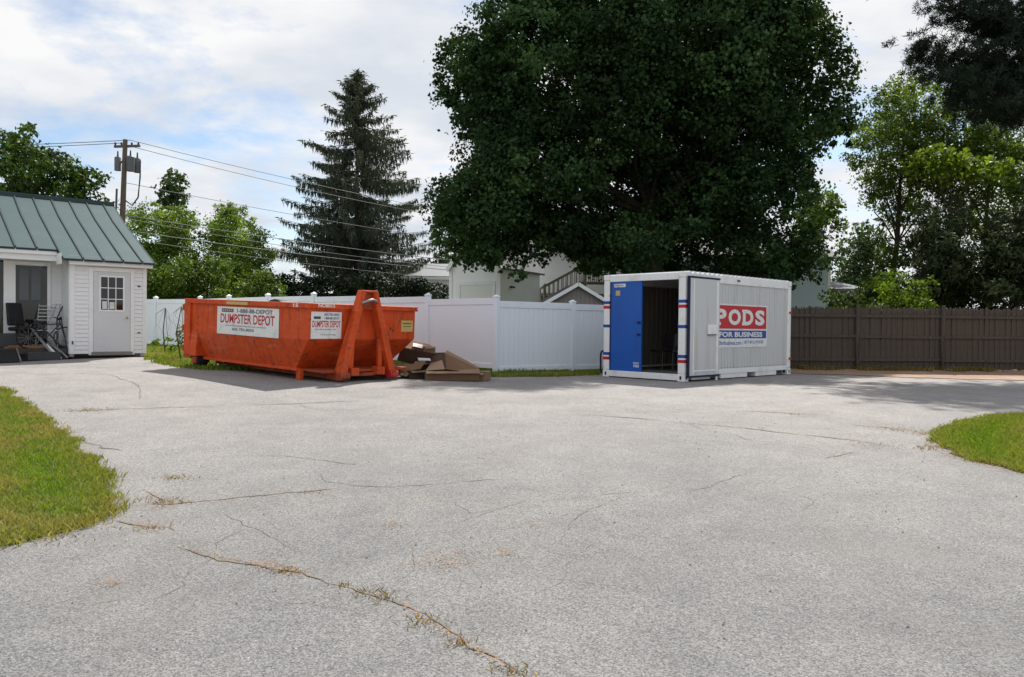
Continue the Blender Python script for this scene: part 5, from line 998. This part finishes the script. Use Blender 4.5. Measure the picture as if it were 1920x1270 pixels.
tree('shrub', 'low green shrub in front of the blue house', [(1508, 640), (1512, 550), (1545, 535), (1590, 545), (1598, 640)], 30, 1550, .8, 20, (.2, .4), 45, .14, .11, (.04, .085, .014), (.10, .16, .03), 'leaf_light', .05, 'shrub', limbs=8)
tree('shrub', 'leafy weed shrub between the shed lawn and the dumpster', [(325, 655), (322, 610), (335, 590), (350, 600), (352, 655)], 19.5, 340, .25, 12, (.09, .18), 120, .075, .05, (.05, .09, .015), (.11, .17, .03), 'leaf_light', .02, 'shrub', limbs=6)
tree('shrub', 'low leafy plants at the foot of the white fence by the shed', [(275, 660), (278, 635), (300, 632), (330, 630), (345, 640), (350, 662)], 22.5, 310, .4, 16, (.1, .2), 90, .1, .07, (.04, .08, .014), (.09, .14, .02), 'leaf_light', .02, 'shrub', limbs=6)
tree('distant_tree', 'distant blue green tree top over the low building', [(805, 500), (815, 478), (832, 468), (850, 475), (860, 500)], 80, 832, 1.2, 14, (.6, 1.0), 22, .35, .2, (.04, .07, .045), (.06, .095, .055), 'leaf_mid', .15, limbs=5)
# dark hedge mass low behind the fence
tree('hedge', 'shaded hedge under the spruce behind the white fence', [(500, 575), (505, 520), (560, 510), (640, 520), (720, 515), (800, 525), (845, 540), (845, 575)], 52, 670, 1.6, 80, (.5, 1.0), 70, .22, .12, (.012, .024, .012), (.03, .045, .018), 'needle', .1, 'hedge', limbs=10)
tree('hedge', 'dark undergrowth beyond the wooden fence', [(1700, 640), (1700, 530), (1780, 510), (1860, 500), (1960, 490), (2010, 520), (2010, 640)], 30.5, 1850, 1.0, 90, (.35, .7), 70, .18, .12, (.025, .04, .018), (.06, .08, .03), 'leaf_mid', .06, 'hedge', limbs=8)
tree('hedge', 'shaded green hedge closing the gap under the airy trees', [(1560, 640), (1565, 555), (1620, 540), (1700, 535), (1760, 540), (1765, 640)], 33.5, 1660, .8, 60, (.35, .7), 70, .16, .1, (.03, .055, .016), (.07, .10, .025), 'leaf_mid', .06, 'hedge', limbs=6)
# Norway spruce
def spruce(D, px, top_py, prof, label):
    x0 = (px - 960) / FPX * D; z0 = Z(x0, D); t = thing('spruce_tree', label, 'tree', (x0, D, z0 - .05)); H = at(px, top_py, D).z - z0
    Vs, Cs = [], []; mb = MB(); limb(mb, [(0, 0, 0), (0, 0, H * .5), (.05, 0, H * .98)], .32, .02, 9)
    zz = 1.0
    while zz < H - .25:
        py = top_py + (H - zz) / H * (at(px, top_py, D).z - z0) * 0 + (H - zz) * FPX / D
        Rm = np.interp(py, [p[0] for p in prof], [p[1] for p in prof]) * D / FPX; nb_ = rng.integers(2, 5)
        for k in range(nb_):
            a = rng.uniform(0, 6.283); L = Rm * rng.uniform(.62, 1.14) if rng.uniform() < .75 else Rm * rng.uniform(.35, .65); n = max(4, int(L / .13)); s = np.linspace(.12, 1, n)
            dz = -rng.uniform(.3, .52) * L * s + .34 * L * s ** 2.2 + (.25 * L * s if zz > H * .8 else 0); P = np.stack([np.cos(a) * L * s, np.sin(a) * L * s, zz + dz], 1)
            limb(mb, [(0, 0, zz), tuple(P[n // 2]), tuple(P[-1])], .035, .008, 4)
            rep = 7; Pr = np.repeat(P, rep, 0); sr = np.repeat(s, rep); m_ = len(Pr); side = np.array([-np.sin(a), np.cos(a), 0]); sg = rng.choice([-1, 1], m_)[:, None]; outd = np.array([np.cos(a), np.sin(a), 0])
            hang = rng.uniform(0, 1, m_)[:, None] < .62
            dv = np.where(hang, np.array([0, 0, -1.0]) + rng.normal(0, .22, (m_, 3)), side * sg * .8 + outd * .7 + np.array([0, 0, -.15]) + rng.normal(0, .25, (m_, 3)))
            ln = np.where(hang[:, 0], rng.uniform(.3, .95, m_) * np.clip(.45 + L / 5, .5, 1.1) * (1.1 - .5 * sr), rng.uniform(.25, .55, m_)); dv = unit(dv); c = Pr + dv * (ln / 2)[:, None] + rng.normal(0, .05, (m_, 3))
            Vs.append(cards(c, dv, rng.normal(0, 1, (m_, 3)), ln, ln * .0 + rng.uniform(.05, .11, m_), .1, .4)); Cs.append((np.array([.075, .095, .068]) + rng.uniform(0, 1, (m_, 1)) * np.array([.018, .018, .004])) * rng.uniform(.65, 1.3, (m_, 1)))
        zz += rng.uniform(.09, .27) if zz < H * .85 else .1
    quads('crown', np.concatenate(Vs), np.concatenate(Cs), 'needle', t); mb.build('trunk', 'bark', t)
spruce(58, 667, 128, [(128, 3), (142, 14), (165, 34), (200, 56), (280, 98), (350, 120), (400, 140), (450, 148), (500, 162), (560, 168)], 'tall pointed spruce with drooping boughs behind the dumpster')
# white pine boughs reaching in from the right: the trunk stands outside the frame
def pine():
    tx, ty = 17.2, 22.6 + 2.4; tz = Z(tx, ty); t = thing('pine_tree', 'large dark pine reaching its boughs over the end of the wooden fence', 'tree', (tx, ty, tz - .05)); o = np.array(t.location); mb = MB(); limb(mb, [(0, 0, 0), (.1, 0, 6), (0, .1, 12), (.1, 0, 19)], .34, .08, 10)
    Vs, Cs = [], []
    def bough(px, py, yd, z0, dens=1.0, wid=1.0):
        e = at(px, py, yd); s = Vector((tx, ty, tz + z0)); mid = s.lerp(e, .5) + Vector((0, 0, -.25)); pts = [s.lerp(mid, k / 6) if k <= 6 else mid.lerp(e, (k - 6) / 6) for k in range(13)]; limb(mb, [tuple(Vector(p) - Vector(o)) for p in pts], .075, .012, 6)
        L = (e - s).length; n = int(26 * L * dens)
        for k in range(n):
            f = .22 + .78 * rng.uniform() ** .8; p = pts[min(11, int(f * 12))].lerp(pts[min(12, int(f * 12) + 1)], (f * 12) % 1); w_ = wid * (.55 * (1.15 - abs(f - .6))); c = np.array(p) + rng.normal(0, 1, 3) * np.array([w_ * .7, w_, .13 * wid]); m_ = 56
            d = unit(rng.normal(0, 1, (m_, 3)) + np.array([-.5, 0, .25])); ln = rng.uniform(.09, .17, m_); Vs.append(cards(c + d * (ln / 2)[:, None] + rng.normal(0, .05, (m_, 3)), d, rng.normal(0, 1, (m_, 3)), ln, rng.uniform(.014, .028, m_), .05)); Cs.append(np.array([.018, .030, .018]) * rng.uniform(.6, 1.6) * rng.uniform(.7, 1.3, (m_, 1)))
    for a in ((1712, 85, 21.5, 9.3), (1740, 110, 22.5, 9.0), (1760, 140, 21.0, 8.6), (1800, 150, 22.8, 8.8), (1830, 90, 21.4, 9.5), (1850, 190, 21.6, 7.9), (1795, 185, 23, 8.0), (1870, 120, 23, 9.0), (1765, 8, 21.5, 10.6), (1810, 20, 22.5, 10.4), (1850, 25, 21.6, 10.6), (1790, -30, 22, 11.2), (1880, 45, 22.6, 10.2), (1925, 170, 22, 8.2), (1830, -60, 22, 12)): bough(*a)
    for k in range(10): bough(*(2090 + rng.uniform(-10, 160), rng.uniform(-260, 120), rng.uniform(22, 28), rng.uniform(9, 15)), .8, 1.3)
    for k in range(36):
        bx_, by_, bz2 = rng.uniform(10.4, 15.5), rng.uniform(25.5, 29.5), rng.uniform(14.4, 16.8); e_ = Vector((bx_, by_, bz2)); d_ = e_ - Vector((0, 0, CAMH)); bough(960 + FPX * d_.dot(RGT) / d_.dot(FWD), 635 - FPX * d_.dot(UPV) / d_.dot(FWD), by_, bz2 - .5, .9, 1.5)
    quads('crown', np.concatenate(Vs) - o, np.concatenate(Cs), 'needle', t); mb.build('trunk', 'bark', t, smooth=True)
pine()
